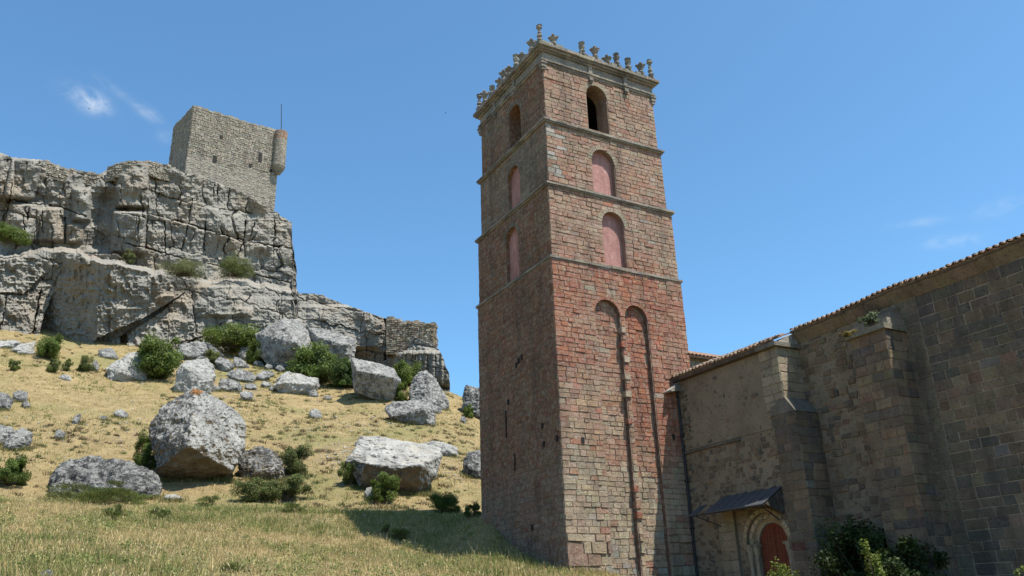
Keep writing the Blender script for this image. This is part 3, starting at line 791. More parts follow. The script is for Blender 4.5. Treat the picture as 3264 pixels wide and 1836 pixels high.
square_ring(cn_, -.20, 26.95, 27.08, .5, cpal, rng, .5); square_ring(cn_, -.14, 27.08, 27.18, .5, cpal, rng, .5)
square_ring(cn_, -.24, 27.18, 27.62, .5, cpal, rng, .8, .006)
square_ring(cn_, -.14, 27.62, 27.72, .5, cpal, rng, .6, .01); square_ring(cn_, -.04, 27.72, 27.84, .6, cpal, rng, .6, .015); square_ring(cn_, .07, 27.84, 27.99, .8, cpal, rng, .7, .02)
for O, du, n, ln in ((N0, dR, NRm, WR), (N0, dL, NLm, WL)):
    for u in (ln*.42, ln*.72):
        for z0, z1, o, hw in ((26.62, 26.74, -.16, .08), (26.74, 26.94, -.10, .12), (27.08, 27.62, -.15, .11)):
            cn_.box(O+du*(u-hw)+ZZ*z0-n*.5, du*2*hw, ZZ*(z1-z0), n*(.5+o), cpal(rng))
# corner consoles at the outer ends of the frieze
for O in (N0+(dR+dL)*.28, N0+dR*(WR-.28)+dL*.28, N0+dL*(WL-.28)+dR*.28):
    for z0, z1, o in ((26.55, 26.7, .2), (26.7, 26.9, .28), (26.9, 26.98, .36)):
        cn_.box(O-dR*o*.5-dL*o*.5+ZZ*z0, dR*o, dL*o, ZZ*(z1-z0), cpal(rng))
A1 = N0+dR*.3+dL*.3
cn_.box(A1+ZZ*27.85, dR*(WR-.6), dL*(WL-.6), ZZ*.1, CARV[0])
cn_.build('cornice', M['carved'], tower)
pa = MB()   # broken attic blocks standing on the cornice
for O, du, n, ln, spans in ((N0, dR, NRm, WR, [(.15, .95, .26), (.95, 1.5, .30), (1.5, 2.4, .2), (2.5, 2.95, .32), (3.0, 3.9, .27), (3.9, 4.4, .17), (4.5, 5.2, .3), (5.3, 5.9, .22), (6.1, 6.7, .28), (6.75, 7.3, .2)]),
                            (N0, dL, NLm, WL, [(.15, .8, .24), (.9, 1.4, .2), (1.5, 2.3, .3), (2.5, 3.1, .2), (3.3, 4.1, .3), (4.3, 4.9, .18), (5.1, 5.8, .3), (6.0, 6.5, .2), (6.6, 7.2, .28)]),
                            (N0+dL*WL, dR, dL, WR, [(.2, 3, .25), (3.2, 7, .22)]), (N0+dR*WR, dL, dR, WL, [(.2, 3, .25), (3.2, 7, .22)])):
    for a, b, h in spans:
        pa.box(O+du*a-n*.42+ZZ*27.985, du*(b-a), n*.33, ZZ*h, cpal(rng))
pa.build('attic_parapet', M['carved'], tower)
def pinnacle(P, h, kind, rng):
    b = MB(); h *= .88; k = h
    b.lathe(P, [(.21, 0), (.22, .10), (.16, .13)], 4, cpal(rng), PSI+math.pi/4)
    if kind == 'tall':
        pr = [(.13, .12), (.19, .2), (.10, .3), (.17, .42), (.10, .52), (.13, .6), (.08, .7), (.09, .78), (.19, .86), (.12, .94), (.17, 1.0), (.06, 1.05)]
    elif kind == 'crown':
        pr = [(.15, .12), (.20, .25), (.13, .38), (.15, .55), (.24, .78), (.27, .9), (.17, .93), (.12, .85)]
    else:
        pr = [(.15, .12), (.21, .28), (.13, .42), (.18, .58), (.20, .72), (.12, .8), (.2, .95), (.08, 1.02)]
    b.lathe(P, [(r*.86, z*k) for r, z in pr], 9, cpal(rng), rng.random(), .16, rng)
    if kind == 'crown':
        for q in range(4):
            a = PSI+q*math.pi/2+.4; c = P+np.array([math.cos(a)*.2, math.sin(a)*.2, k*.85])
            b.lathe(c, [(.05, 0), (.09, .08), (.03, .16)], 5, cpal(rng))
    b.build('pinnacle', M['carved'], tower)
prs = random.Random(3)
ZP = 28.2
for s_, h, kind in ((.16, 1.28, 'tall'), (.98, .62, 'crown'), (2.72, .95, 'bulb'), (3.55, .82, 'crown'), (4.3, .42, 'crown'), (4.95, 1.0, 'bulb'), (5.7, .92, 'bulb'), (6.55, .78, 'crown'), (7.22, 1.35, 'tall')):
    pinnacle(N0+dR*s_+dL*.22+ZZ*(ZP if s_ > .3 else ZP-.15), h, kind, prs)
for t_, h, kind in ((1.1, .7, 'crown'), (2.1, .5, 'crown'), (2.75, 1.05, 'bulb'), (3.5, .6, 'crown'), (4.15, .8, 'crown'), (4.6, .5, 'crown'), (5.5, .75, 'bulb'), (6.4, .9, 'crown'), (7.1, 1.2, 'tall')):
    pinnacle(N0+dL*t_+dR*.22+ZZ*ZP, h, kind, prs)
# ------------------------------------------------------------------ church nave beside the tower
def NP(s, t, z): return N0+dR*s-dL*t+ZZ*z      # s: depth behind the sunny tower face line, t: out from that face
church = empty('church', NP(8, 10, 1.3), 'long shaded stone church nave with tiled eaves, buttresses and an arched red door', 'church')
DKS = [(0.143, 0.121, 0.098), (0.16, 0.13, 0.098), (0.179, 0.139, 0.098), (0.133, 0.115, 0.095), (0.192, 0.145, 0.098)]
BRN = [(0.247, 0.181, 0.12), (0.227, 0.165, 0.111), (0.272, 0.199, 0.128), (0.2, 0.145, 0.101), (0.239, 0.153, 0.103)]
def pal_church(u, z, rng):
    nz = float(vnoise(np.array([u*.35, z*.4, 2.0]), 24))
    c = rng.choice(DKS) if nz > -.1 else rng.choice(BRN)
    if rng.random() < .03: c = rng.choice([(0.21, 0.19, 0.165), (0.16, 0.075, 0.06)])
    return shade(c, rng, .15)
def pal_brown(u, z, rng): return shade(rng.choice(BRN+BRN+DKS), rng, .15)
du_ = -dL
SA, SB = 6.5, 7.7
dcen, dspr = 4.30, 3.62
por = (dcen, 1.12, 0.9, dspr)
rng = random.Random(17)
# low wall with the door: rubble below the ledge, old render above
wa = MB()
sheet(wa, NP(SA, 0, 0), du_, ZZ, -.6, 6.25, 0.6, 11.0, [por], (.20, .165, .128))
wa.mi = [1]*len(wa.mi)
mbs = MB()
sheet(wa, NP(SA, 0, 0)+NLm*.035, du_, ZZ, 0.25, 5.45, 7.85, 10.98, [], (1, 1, 1))
wa.mi[-2:] = [1, 1]
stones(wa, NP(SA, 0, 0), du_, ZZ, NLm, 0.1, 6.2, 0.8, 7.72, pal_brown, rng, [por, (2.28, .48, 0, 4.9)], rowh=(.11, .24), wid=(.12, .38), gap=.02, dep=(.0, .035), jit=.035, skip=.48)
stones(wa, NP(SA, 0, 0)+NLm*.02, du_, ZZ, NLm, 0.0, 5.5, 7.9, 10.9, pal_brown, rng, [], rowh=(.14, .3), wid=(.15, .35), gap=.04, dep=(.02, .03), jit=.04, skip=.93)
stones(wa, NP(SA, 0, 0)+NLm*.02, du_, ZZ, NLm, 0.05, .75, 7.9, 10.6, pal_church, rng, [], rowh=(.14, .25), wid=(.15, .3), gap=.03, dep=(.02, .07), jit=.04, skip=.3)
wa.box(NP(SA-.10, 0.02, 7.72), du_*3.6, dR*.2, ZZ*.09, (.16, .14, .115))
wa.build('wall', [M['church'], M['render']], church)
# pale pilaster by the door
pi = MB(); stones(pi, NP(SA-.14, 0, 0), du_, ZZ, NLm, 1.82, 2.75, .8, 5.2, lambda u, v, r: shade((0.33, 0.265, 0.18), r, .1), rng, [], rowh=(.3, .5), wid=(.4, .95), gap=.006, dep=(.0, .012))
pi.box(NP(SA-.14, 1.82, .8), du_*.93, dR*.14, ZZ*4.4, (.21, .17, .125)); pi.build('pilaster', M['church'], church)
# portal
po = MB()
reveal(po, NP(SA, 0, 0), du_, ZZ, NLm, por, .16, (.21, .17, .12))
o2 = (dcen, .93, .9, dspr); o3 = (dcen, .75, .9, dspr)
for oa, ob, s_ in ((por, o2, SA+.16), (o2, o3, SA+.30)):
    pa_, pb_ = arch_pts(oa, 16)[2:], arch_pts(ob, 16)[2:]
    fa_ = [(oa[0]+oa[1], .9)]+pa_+[(oa[0]-oa[1], .9)]; fb_ = [(ob[0]+ob[1], .9)]+pb_+[(ob[0]-ob[1], .9)]
    va = [NP(s_, a, b) for a, b in fa_]; vb = [NP(s_, a, b) for a, b in fb_]; k = len(va)
    po.add(va+vb, [(i, i+1, k+i+1, k+i) for i in range(k-1)], (.42, .33, .225))
reveal(po, NP(SA+.16, 0, 0), du_, ZZ, NLm, o2, .14, (.42, .33, .225)); reveal(po, NP(SA+.30, 0, 0), du_, ZZ, NLm, o3, .10, (.19, .15, .105))
voussoirs(po, NP(SA, 0, 0), du_, ZZ, NLm, por, .16, lambda u, v, r: shade((.46, .37, .25), r, .1), rng, 13, .05, .15)
voussoirs(po, NP(SA+.16, 0, 0), du_, ZZ, NLm, o2, .15, lambda u, v, r: shade((.48, .385, .26), r, .1), rng, 11, .06, .15)
po.build('portal_arch', M['church'], church)
for t_, s_ in ((dcen-1.03, SA+.04), (dcen-.84, SA+.2), (dcen+1.03, SA+.04)):
    co = MB(); co.lathe(NP(s_, t_, .9), [(.10, 0), (.12, .1), (.085, .16), (.08, 2.1), (.10, 2.16), (.09, 2.2), (.15, 2.5), (.16, 2.6)], 10, (.38, .31, .22)); co.box(NP(s_-.15, t_-.17, 3.5), du_*.34, dR*.3, ZZ*.1, (.34, .27, .19))
    co.build('column', M['church'], church)
dr = MB(); pp = arch_pts(o3, 16); dr.add([NP(SA+.40, a, b) for a, b in pp]+[NP(SA+.46, a, b) for a, b in pp], [tuple(range(len(pp)))]+[(i, (i+1) % len(pp), len(pp)+(i+1) % len(pp), len(pp)+i) for i in range(len(pp))])
dr.box(NP(SA+.37, dcen-.03, 1.0), du_*.06, dR*.03, ZZ*3.2, (1, 1, 1))
for k in range(9): dr.box(NP(SA+.385, dcen-.72+.165*k, 1.0), du_*.012, dR*.02, ZZ*(2.7+.6*math.sqrt(max(0, 1-((k-4)/4.6)**2))), (1, 1, 1))
door = dr.build('door', M['door'], church)
# sheet metal canopy over the door, its near end sagging
ca = MB()
def CP(s, t, z): return NP(s, t, z)
tl, tr = 1.15, 5.42
zt, zb_, sl_ = 5.62, 4.93, SA-1.1
n = 9
for k in range(n):
    a, b = tl+(tr-tl)*k/n, tl+(tr-tl)*(k+1)/n
    if k == 1: continue
    top0 = SA-.02 if k > 1 else SA-.45
    zz0 = zt-(zt-zb_)*((SA-top0)/1.1)
    ca.add([CP(top0, a+.006, zz0), CP(top0, b-.006, zz0), CP(sl_, b-.006, zb_), CP(sl_, a+.006, zb_), CP(top0, a+.006, zz0-.03), CP(top0, b-.006, zz0-.03), CP(sl_, b-.006, zb_-.03), CP(sl_, a+.006, zb_-.03)],
           [(0, 1, 2, 3), (7, 6, 5, 4), (0, 3, 7, 4), (1, 5, 6, 2), (3, 2, 6, 7), (0, 4, 5, 1)])
    ca.tube(CP(top0, b, zz0+.012), CP(sl_, b, zb_+.012), .018, .018, 5)
cano = ca.build('door_canopy', M['zinc'], church)
cf = MB(); cf.tube(CP(sl_+.03, tl, zb_-.05), CP(sl_+.03, tr, zb_-.05), .03, .03, 6)
cf.tube(CP(SA-.05, tl+.9, zb_-.55), CP(sl_+.08, tl+.35, zb_-.06), .025, .025, 6); cf.tube(CP(SA-.05, tr-.3, zb_-.55), CP(sl_+.08, tr-.2, zb_-.06), .025, .025, 6)
cf.build('bracket', M['iron'], cano)
# end cheek of the canopy (gusset under the right hand end, shade there painted into its dark colour)
gk = MB(); gk.add([NP(SA, tr, 5.55), NP(SA-1.0, tr, 4.93), NP(SA, tr, 4.55), NP(SA, tr-.08, 5.55), NP(SA-1.0, tr-.08, 4.93), NP(SA, tr-.08, 4.55)], [(0, 1, 2), (5, 4, 3), (0, 3, 4, 1), (1, 4, 5, 2), (2, 5, 3, 0)], (.07, .058, .048))
gk.build('gusset', M['church'], cano)
# drainpipe in the corner of tower and nave
dp = MB(); dp.tube(NP(SA-.10, .12, 1.2), NP(SA-.10, .12, 10.9), .055, .055, 8)
for z in (2.5, 4.5, 6.5, 8.5, 10.3): dp.box(NP(SA-.18, .05, z), du_*.15, dR*.18, ZZ*.05)
dp.build('drainpipe', M['iron'], church)
# first buttress: flush upper pier with a lit cheek, wider foot with a weathered slope
b1 = MB()
def pier(mb, s0, s1, t0, t1, z0, z1, pal, **kw):
    mb.box(NP(s0+.02, t0, z0), du_*(t1-t0-.02), dR*(s1-s0-.02), ZZ*(z1-z0), (.25, .2, .16))
    stones(mb, NP(s0+.02, 0, 0), du_, ZZ, NLm, t0, t1, z0, z1, pal, rng, [], **kw)
    stones(mb, NP(0, t1-.02, 0), dR, ZZ, -dL, s0, s1, z0, z1, pal, rng, [], **kw)
ks = dict(rowh=(.28, .4), wid=(.35, .7), gap=.008, dep=(.0, .025))
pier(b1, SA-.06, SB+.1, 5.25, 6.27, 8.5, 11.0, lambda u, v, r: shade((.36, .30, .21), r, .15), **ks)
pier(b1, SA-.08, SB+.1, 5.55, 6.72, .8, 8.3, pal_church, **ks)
b1.add([NP(SA-.10, 5.5, 8.3), NP(SA-.10, 6.75, 8.3), NP(SB+.1, 6.75, 8.3), NP(SB+.1, 5.5, 8.3), NP(SA-.06, 5.5, 8.95), NP(SA-.06, 6.26, 8.95), NP(SB+.1, 6.26, 8.95), NP(SB+.1, 5.5, 8.95)],
       [(0, 1, 5, 4), (1, 2, 6, 5), (2, 3, 7, 6), (3, 0, 4, 7), (4, 5, 6, 7), (3, 2, 1, 0)], (.19, .168, .14))
b1.box(NP(SA-.31, 5.35, 11.0), du_*1.08, dR*(SB-SA+.3), ZZ*.17, (.2, .18, .15))
b1.add([NP(SA-.05, 5.6, 11.17), NP(SA-.05, 6.33, 11.17), NP(SB+.4, 6.33, 11.17), NP(SB+.4, 5.6, 11.17), NP(SB, 5.6, 11.75), NP(SB, 6.33, 11.75), NP(SB+.4, 6.33, 11.75), NP(SB+.4, 5.6, 11.75)],
       [(0, 1, 5, 4), (1, 2, 6, 5), (2, 3, 7, 6), (3, 0, 4, 7), (4, 5, 6, 7)], (.45, .41, .35))
b1.build('buttress', M['church'], church)
# high nave wall
wb = MB(); TE = 27.0
sheet(wb, NP(SB, 0, 0), du_, ZZ, 6.0, 10.8, .4, 11.6, [], (.2, .165, .128)); wb.mi = [1]*len(wb.mi)
sheet(wb, NP(SB, 0, 0), du_, ZZ, 10.8, TE, .4, 11.6, [], (.40, .32, .23))
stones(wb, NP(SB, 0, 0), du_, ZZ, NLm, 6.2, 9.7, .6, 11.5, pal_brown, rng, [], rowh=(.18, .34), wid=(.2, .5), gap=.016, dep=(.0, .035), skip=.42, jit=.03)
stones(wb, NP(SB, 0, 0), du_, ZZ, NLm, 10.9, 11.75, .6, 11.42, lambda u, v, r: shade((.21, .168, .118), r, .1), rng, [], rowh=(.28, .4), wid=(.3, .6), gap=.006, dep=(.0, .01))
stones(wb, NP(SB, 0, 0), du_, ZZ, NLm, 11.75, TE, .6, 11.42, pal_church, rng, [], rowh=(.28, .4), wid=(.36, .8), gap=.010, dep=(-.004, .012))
wb.box(NP(SB, TE, .4), -dL*.3, dR*9, ZZ*11.2, (.25, .2, .16))
wb.build('wall', [M['church'], M['render']], church)
HE = lambda t: 11.72+.18*min(1, max(0, (t-6.3)/5))+.03*math.sin(t*1.3)
cor = MB()
tt = 6.35
while tt < TE:
    zc_ = HE(tt+.25)-11.90
    cor.add([q+ZZ*zc_ for q in [NP(SB-.02, tt, 11.42), NP(SB-.02, tt+.49, 11.42), NP(SB-.02, tt+.49, 11.82), NP(SB-.02, tt, 11.82), NP(SB-.06, tt, 11.46), NP(SB-.06, tt+.49, 11.46), NP(SB-.30, tt+.49, 11.74), NP(SB-.30, tt, 11.74), NP(SB-.32, tt, 11.82), NP(SB-.32, tt+.49, 11.82)]],
            [(4, 5, 6, 7), (7, 6, 9, 8), (0, 1, 5, 4), (8, 9, 2, 3), (0, 4, 7, 8, 3), (1, 2, 9, 6, 5)], shade((.25, .2, .145), rng, .08))
    tt += .495
cor.build('cornice', M['church'], church)
# second buttress with a sloping weathered cap
b2 = MB()
pier(b2, 6.55, SB+.1, 9.62, 11.12, 4.6, 10.3, pal_brown, **ks); pier(b2, 6.50, SB+.1, 9.6, 11.2, .5, 4.6, pal_brown, **ks)
b2.build('buttress', M['church'], church)
bc = MB()
for k in range(4):
    a, b = k/4, (k+1)/4
    s0, s1 = 6.42+(SB-6.42)*a, 6.42+(SB-6.42)*b+.05
    bc.box(NP(s0, 9.5, 10.28), du_*(1.72-.06*k), dR*(SB+.1-s0), ZZ*(.2+1.02*a), shade((.21, .185, .15), rng, .25))
bc.build('buttress_cap', M['carved'], church)
# tiled roofs: rows of half round tiles running up the slope
def tile_roof(name, t0, t1, s_e, z_e, slope, run, pitch=.235):
    mb = MB(); up = dR*math.cos(slope)+ZZ*math.sin(slope); nn = -dR*math.sin(slope)+ZZ*math.cos(slope)
    zf = z_e if callable(z_e) else (lambda t: z_e)
    nb = max(1, int((t1-t0)/1.5)); db = (t1-t0)/nb
    for k in range(nb): mb.box(NP(s_e+.06, t0+db*k, zf(t0+db*k)-.055), du_*db+ZZ*(zf(t0+db*(k+1))-zf(t0+db*k)), up*run, nn*.05, (.22, .14, .10))
    t = t0+pitch/2; rr_ = random.Random(int(t0*10)+5)
    while t < t1:
        O = NP(s_e+rr_.uniform(-.03, .03), t+rr_.uniform(-.012, .012), zf(t)+rr_.uniform(-.012, .012))
        c = shade(rr_.choice([(.215, .145, .112), (.20, .14, .115), (.27, .205, .16), (.22, .17, .14)]), rr_, .2)
        npts = 7; ro, ri = .088, .070
        for q in range(max(1, int(run/.42))):
            vs = []
            for base, kk in ((O+up*(.42*q), 1.0), (O+up*(.42*q+.46)-nn*.02, .86)):
                for r_ in (ro*kk, ri*kk):
                    for k in range(npts):
                        a = math.pi*k/(npts-1); vs.append(base+du_*r_*math.cos(a)+nn*(r_*math.sin(a)*.9))
            f = [(k, k+1, 14+k+1, 14+k) for k in range(6)]+[(7+k, 14+7+k, 14+8+k, 8+k) for k in range(6)]+[(k, 7+k, 8+k, k+1) for k in range(6)]
            mb.add(vs, f, c)
        # upturned channel tile between two covers
        vs = []
        for base in (O+du_*pitch/2-up*.05-nn*.0, O+du_*pitch/2+up*.45):
            for k in range(5):
                a = math.pi+math.pi*k/4; vs.append(base+du_*.085*math.cos(a)+nn*(.05+.06*math.sin(a)))
        mb.add(vs, [(k, k+1, 5+k+1, 5+k) for k in range(4)], shade((.32, .22, .16), rr_, .2))
        t += pitch
    return mb.build(name, M['tile'], church)
tile_roof('roof', -.15, 5.55, 6.18, 11.24, math.radians(24), 1.35)
tile_roof('roof', 5.6, 6.3, 6.18, 11.27, math.radians(22), 1.2)
tile_roof('roof', 6.3, TE, SB-.42, HE, math.radians(20), 4.6)
ev = MB(); ev.box(NP(6.24, -.1, 11.02), du_*6.42, dR*.34, ZZ*.195, (.12, .09, .07)); [ev.box(NP(SB-.36, 6.3+.9*k, HE(6.75+.9*k)-.11), du_*.9, dR*.3, ZZ*.1, (.16, .13, .10)) for k in range(int((TE-6.3)/.9))]; ev.build('eave_board', M['church'], church)
# stone skew at the foot of the low roof, running onto the tower face
sk = MB(); sk.add([NP(5.72, -.02, 10.52), NP(6.5, -.02, 11.1), NP(6.5, -.02, 10.6), NP(5.72, .5, 10.52), NP(6.5, .3, 11.1), NP(6.5, .3, 10.6), NP(5.72, -.02, 10.45), NP(5.72, .5, 10.45)],
                  [(0, 3, 4, 1), (6, 2, 5, 7), (0, 6, 7, 3), (3, 7, 5, 4)], (.33, .3, .26)); sk.build('skew_stone', M['church'], church)
# higher chapel roof glimpsed behind the tower corner
chp = MB(); Oc = NP(7.3, -.35, 0)
sheet(chp, Oc, dR, ZZ, 0, 7, 9.5, 12.58, [], (.40, .36, .30))
stones(chp, Oc, dR, ZZ, -dL, .05, 7, 10.5, 12.54, lambda u, v, r: shade(r.choice(GRY), r), rng, [], rowh=(.2, .35), wid=(.25, .55), gap=.02, dep=(.01, .04), jit=.03)
chp.build('chapel_wall', M['church'], church)
cr = MB(); up = dL*math.cos(.4)+ZZ*math.sin(.4); nn = -dL*-math.sin(.4)+ZZ*math.cos(.4); nn = np.cross(dR, up)
nn = nn if nn[2] > 0 else -nn
cr.box(Oc-dL*.3+ZZ*12.42, dR*7, up*3, nn*.06, (.25, .16, .12))
t = .1
while t < 7:
    for k in range(6):
        a0_, a1_ = math.pi*k/6, math.pi*(k+1)/6
        p = lambda a, q: Oc-dL*.38+ZZ*12.44+dR*(t+.1*math.cos(a))+nn*(.05+.1*math.sin(a))+up*q
        cr.quad(p(a0_, 0), p(a1_, 0), p(a1_, 3), p(a0_, 3), shade((.27, .165, .12), rng, .15))
    t += .235
cr.build('roof', M['tile'], church)
# ------------------------------------------------------------------ castle keep on the crag
keep = empty('castle_keep', (ck0+ck1)/2-ZZ*22, 'roofless square rubble stone keep standing on the crag, with a round corner turret', 'castle')
kR = ck1-ck0; lR = np.linalg.norm(kR); kR = kR/lR
kL = ck2-ck0; lL = np.linalg.norm(kL); kL = kL/lL
kL = kL-kR*np.dot(kL, kR)*0.0
nR = np.cross(kR, ZZ); nR = nR if np.dot(nR, EYE-ck0) > 0 else -nR
nL = np.cross(kL, ZZ); nL = nL if np.dot(nL, EYE-ck0) > 0 else -nL
HK = 15.0
kw_ = MB(); rng = random.Random(29)
LIM = [(0.288, 0.266, 0.221), (0.316, 0.288, 0.241), (0.256, 0.232, 0.195), (0.344, 0.321, 0.271), (0.279, 0.244, 0.193)]
lp = lambda u, v, r: shade(r.choice(LIM), r, .15)
B = ck0-ZZ*HK
kO = [ck0, ck0+kR*lR, ck0+kR*lR+kL*lL, ck0+kL*lL]
for a, b in ((0, 1), (1, 2), (2, 3), (3, 0)):
    kw_.quad(kO[a]-ZZ*HK, kO[b]-ZZ*HK, kO[b], kO[a], (.27, .24, .20))
kw_.quad(kO[0]-ZZ*.6, kO[1]-ZZ*.6, kO[2]-ZZ*.6, kO[3]-ZZ*.6, (.3, .26, .2))
holes = [(at_r(540, 401, 1), .30, .55), (at_r(654, 397, 1), .26, .75), (at_r(629, 417, 1), .22, .3), (at_r(681, 429, 1), .25, .25), (at_r(556, 345, 1), .2, .35)]
ho = []
for h, hw, hh in holes:
    d = h-EYE; tt = np.dot(ck0-EYE, nR)/np.dot(d, nR); p = EYE+d*tt
    ho.append((np.dot(p-ck0, kR), p[2]-B[2], hw, hh))
kop = [(u, hw, v-hh, v+hh-hw) for u, v, hw, hh in ho]
split = lambda u: HK-8.4+.5*math.sin(u*.7)
stones(kw_, B, kR, ZZ, nR, 0, lR, HK-9.6, HK-.1, lambda u, v, r: shade(r.choice(LIM), r, .15), rng, kop, keep=lambda u, v: v > split(u)+.9*fbm(np.array([u*.6, v*.2, 0]), 3, 4), rowh=(.24, .42), wid=(.25, .65), gap=.022, dep=(.03, .11), jit=.05)
stones(kw_, B, kR, ZZ, nR, 0, lR, 1.0, HK-7.0, lambda u, v, r: shade((.38, .35, .30), r, .18), rng, kop, rowh=(.2, .36), wid=(.2, .55), gap=.04, dep=(.01, .06), jit=.05, skip=.3, keep=lambda u, v: v < split(u)+.9*fbm(np.array([u*.6, v*.2, 0]), 3, 4))
stones(kw_, B, kL, ZZ, nL, 0, lL, 1, HK-.1, lp, rng, [], rowh=(.24, .42), wid=(.25, .65), gap=.03, dep=(.02, .08), jit=.05, skip=.1)
for Oq, dq, lq, nq in ((ck0, kR, lR, nR), (ck0, kL, lL, nL)):      # crumbling wall head
    u = 0
    while u < lq-.1:
        wd = rng.uniform(.3, .8); hh = rng.uniform(.05, .38)
        kw_.box(Oq+dq*u-nq*.75-ZZ*.1, dq*wd, nq*.8, ZZ*(hh+.1), shade(rng.choice(LIM), rng)); u += wd
kw_.build('wall', M['rubble'], keep)
for u, v, hw, hh in ho:
    h = MB(); h.box(B+kR*(u-hw)+ZZ*(v-hh)+nR*.005, kR*2*hw, ZZ*2*hh, nR*.06, (.02, .02, .02)); h.build('window_opening', M['void'], keep)  # near-black block paints the shade of the opening, no real depth
tu = MB(); TC = ck0+kR*(lR+.0)-ZZ*0.0; TC = TC+nR*.35
tr_ = at_r(701, 329, 1); d = tr_-EYE
rT = math.hypot(*(TC[:2])); ztop = EYE[2]+rT*ray_dir(701, 332)[2]/math.hypot(*ray_dir(701, 332)[:2]); zbot = EYE[2]+rT*ray_dir(697, 418)[2]/math.hypot(*ray_dir(697, 418)[:2])
R0 = .98
tu.lathe([TC[0], TC[1], zbot], [(R0-.02, 0), (R0-.02, ztop-zbot)], 24, (.34, .29, .22))
z = zbot+.02
while z < ztop-.1:
    h = rng.uniform(.26, .36); h = min(h, ztop-z)
    nn_ = 15; a0 = rng.random()
    for k in range(nn_):
        aa, ab = a0+2*math.pi*(k+.04)/nn_, a0+2*math.pi*(k+.96)/nn_
        c = shade(rng.choice(LIM), rng) if z < ztop-1.6 else shade(rng.choice([(.33, .21, .15), (.32, .24, .18)]), rng)
        e = rng.uniform(0.01, .06); q = []
        for rr_ in (R0-.03, R0+e):
            for zz in (z+.02, z+h-.02):
                for a in (aa, (aa+ab)/2, ab): q.append((TC[0]+rr_*math.cos(a), TC[1]+rr_*math.sin(a), zz))
        tu.add(q, [(6, 7, 10, 9), (7, 8, 11, 10), (0, 6, 9, 3), (2, 5, 11, 8), (3, 9, 10, 4), (4, 10, 11, 5), (0, 1, 7, 6), (1, 2, 8, 7)], c)
    z += h
tur = tu.build('corner_turret', M['rubble'], keep)
tcb = MB()
zc = zbot
for k, (rr_, hh) in enumerate(((1.03, .28), (.94, .28), (.82, .26), (.66, .26), (.45, .4))):
    tcb.lathe([TC[0], TC[1], zc-hh], [(rr_-.12, 0), (rr_, .1), (rr_, hh-.01)], 24, shade(LIM[2], rng, .1)); zc -= hh
tcb.build('corbel', M['rubble'], tur)
fp = MB(); pt = EYE+ray_dir(708, 262)*((rT)/math.hypot(*ray_dir(708, 262)[:2]))
fp.tube([TC[0], TC[1], ztop-.3], [pt[0], pt[1], pt[2]], .075, .055, 8); fp.lathe([TC[0], TC[1], ztop], [(.3, 0), (.3, .15), (.1, .25)], 10)
fp.build('flagpole', M['iron'], keep)
# ------------------------------------------------------------------ ruined dry stone walls
def ruin(name, pts, label, depth=1.0, base=2.4, sz=(.22, .4), org=None, cols=LIM):
    rng = random.Random(len(pts)*7+int(pts[0][0]))
    mb = MB(); P = [at_r(x, y, r) for x, y, r in pts]
    for a, b in zip(P[:-1], P[1:]):
        hd = (b-a)*np.array([1, 1, 0]); ln = np.linalg.norm(hd); du = hd/ln
        n = np.cross(du, ZZ); n = n if np.dot(n, EYE-a) > 0 else -n
        zlo = min(a[2], b[2])-base
        vs = [np.array([*a[:2], zlo]), np.array([*b[:2], zlo]), b, a]
        vs2 = [q-n*depth for q in vs]
        mb.add(vs+vs2, [(0, 1, 2, 3), (7, 6, 5, 4), (3, 2, 6, 7), (0, 3, 7, 4), (1, 5, 6, 2)], (.34, .27, .19))
        stones(mb, [a[0], a[1], 0], du, ZZ, n, 0, ln, zlo, max(a[2], b[2]), lambda u, v, r: shade(r.choice(cols), r, .25), rng, [], rowh=sz, wid=(sz[0], sz[1]*1.8), gap=.03, dep=(.05, .22), jit=.05,
               keep=lambda u, v, a=a, b=b, ln=ln: v < a[2]+(b[2]-a[2])*u/ln)
        u = 0
        while u < ln:
            wd = rng.uniform(.25, .7); t_ = u/ln; zz = a[2]+(b[2]-a[2])*t_
            mb.box(np.array([*(a+du*u)[:2], zz-.25])-n*depth, du*wd, n*(depth+.05), ZZ*(.25+rng.uniform(0, .3)), shade(rng.choice(cols), rng, .25)); u += wd
    o = mb.build(name, M['rubble'], None, P[0]-ZZ*base)
    return tag(o, label, 'wall')
OCH = [(0.328, 0.27, 0.196), (0.279, 0.226, 0.167), (0.361, 0.322, 0.265), (0.23, 0.183, 0.137)]
ruin('ruined_wall', [(973, 799, 100.8), (1000, 804, 100.5), (1014, 813, 100.3), (1042, 808, 99.8), (1056, 816, 99.6), (1092, 814, 99.2), (1098, 850, 101.5)], 'ruined rubble wall end on the low spur, right of the long grey cliff', 1.6, 4.6, (.2, .36), None, OCH)
ruin('ruined_wall', [(112, 402, 117), (150, 422, 117.2), (200, 430, 118), (252, 440, 118)], 'crumbling dry stone wall along the dip of the cliff top, far left of the keep', 1.0, 2.0)
ruin('ruined_wall', [(270, 424, 118), (292, 413, 117), (330, 407, 116), (372, 406, 116.6), (420, 416, 117.5), (462, 436, 118.6)], 'crumbling dry stone wall on the rounded cliff top just left of the keep', 1.0, 2.2)
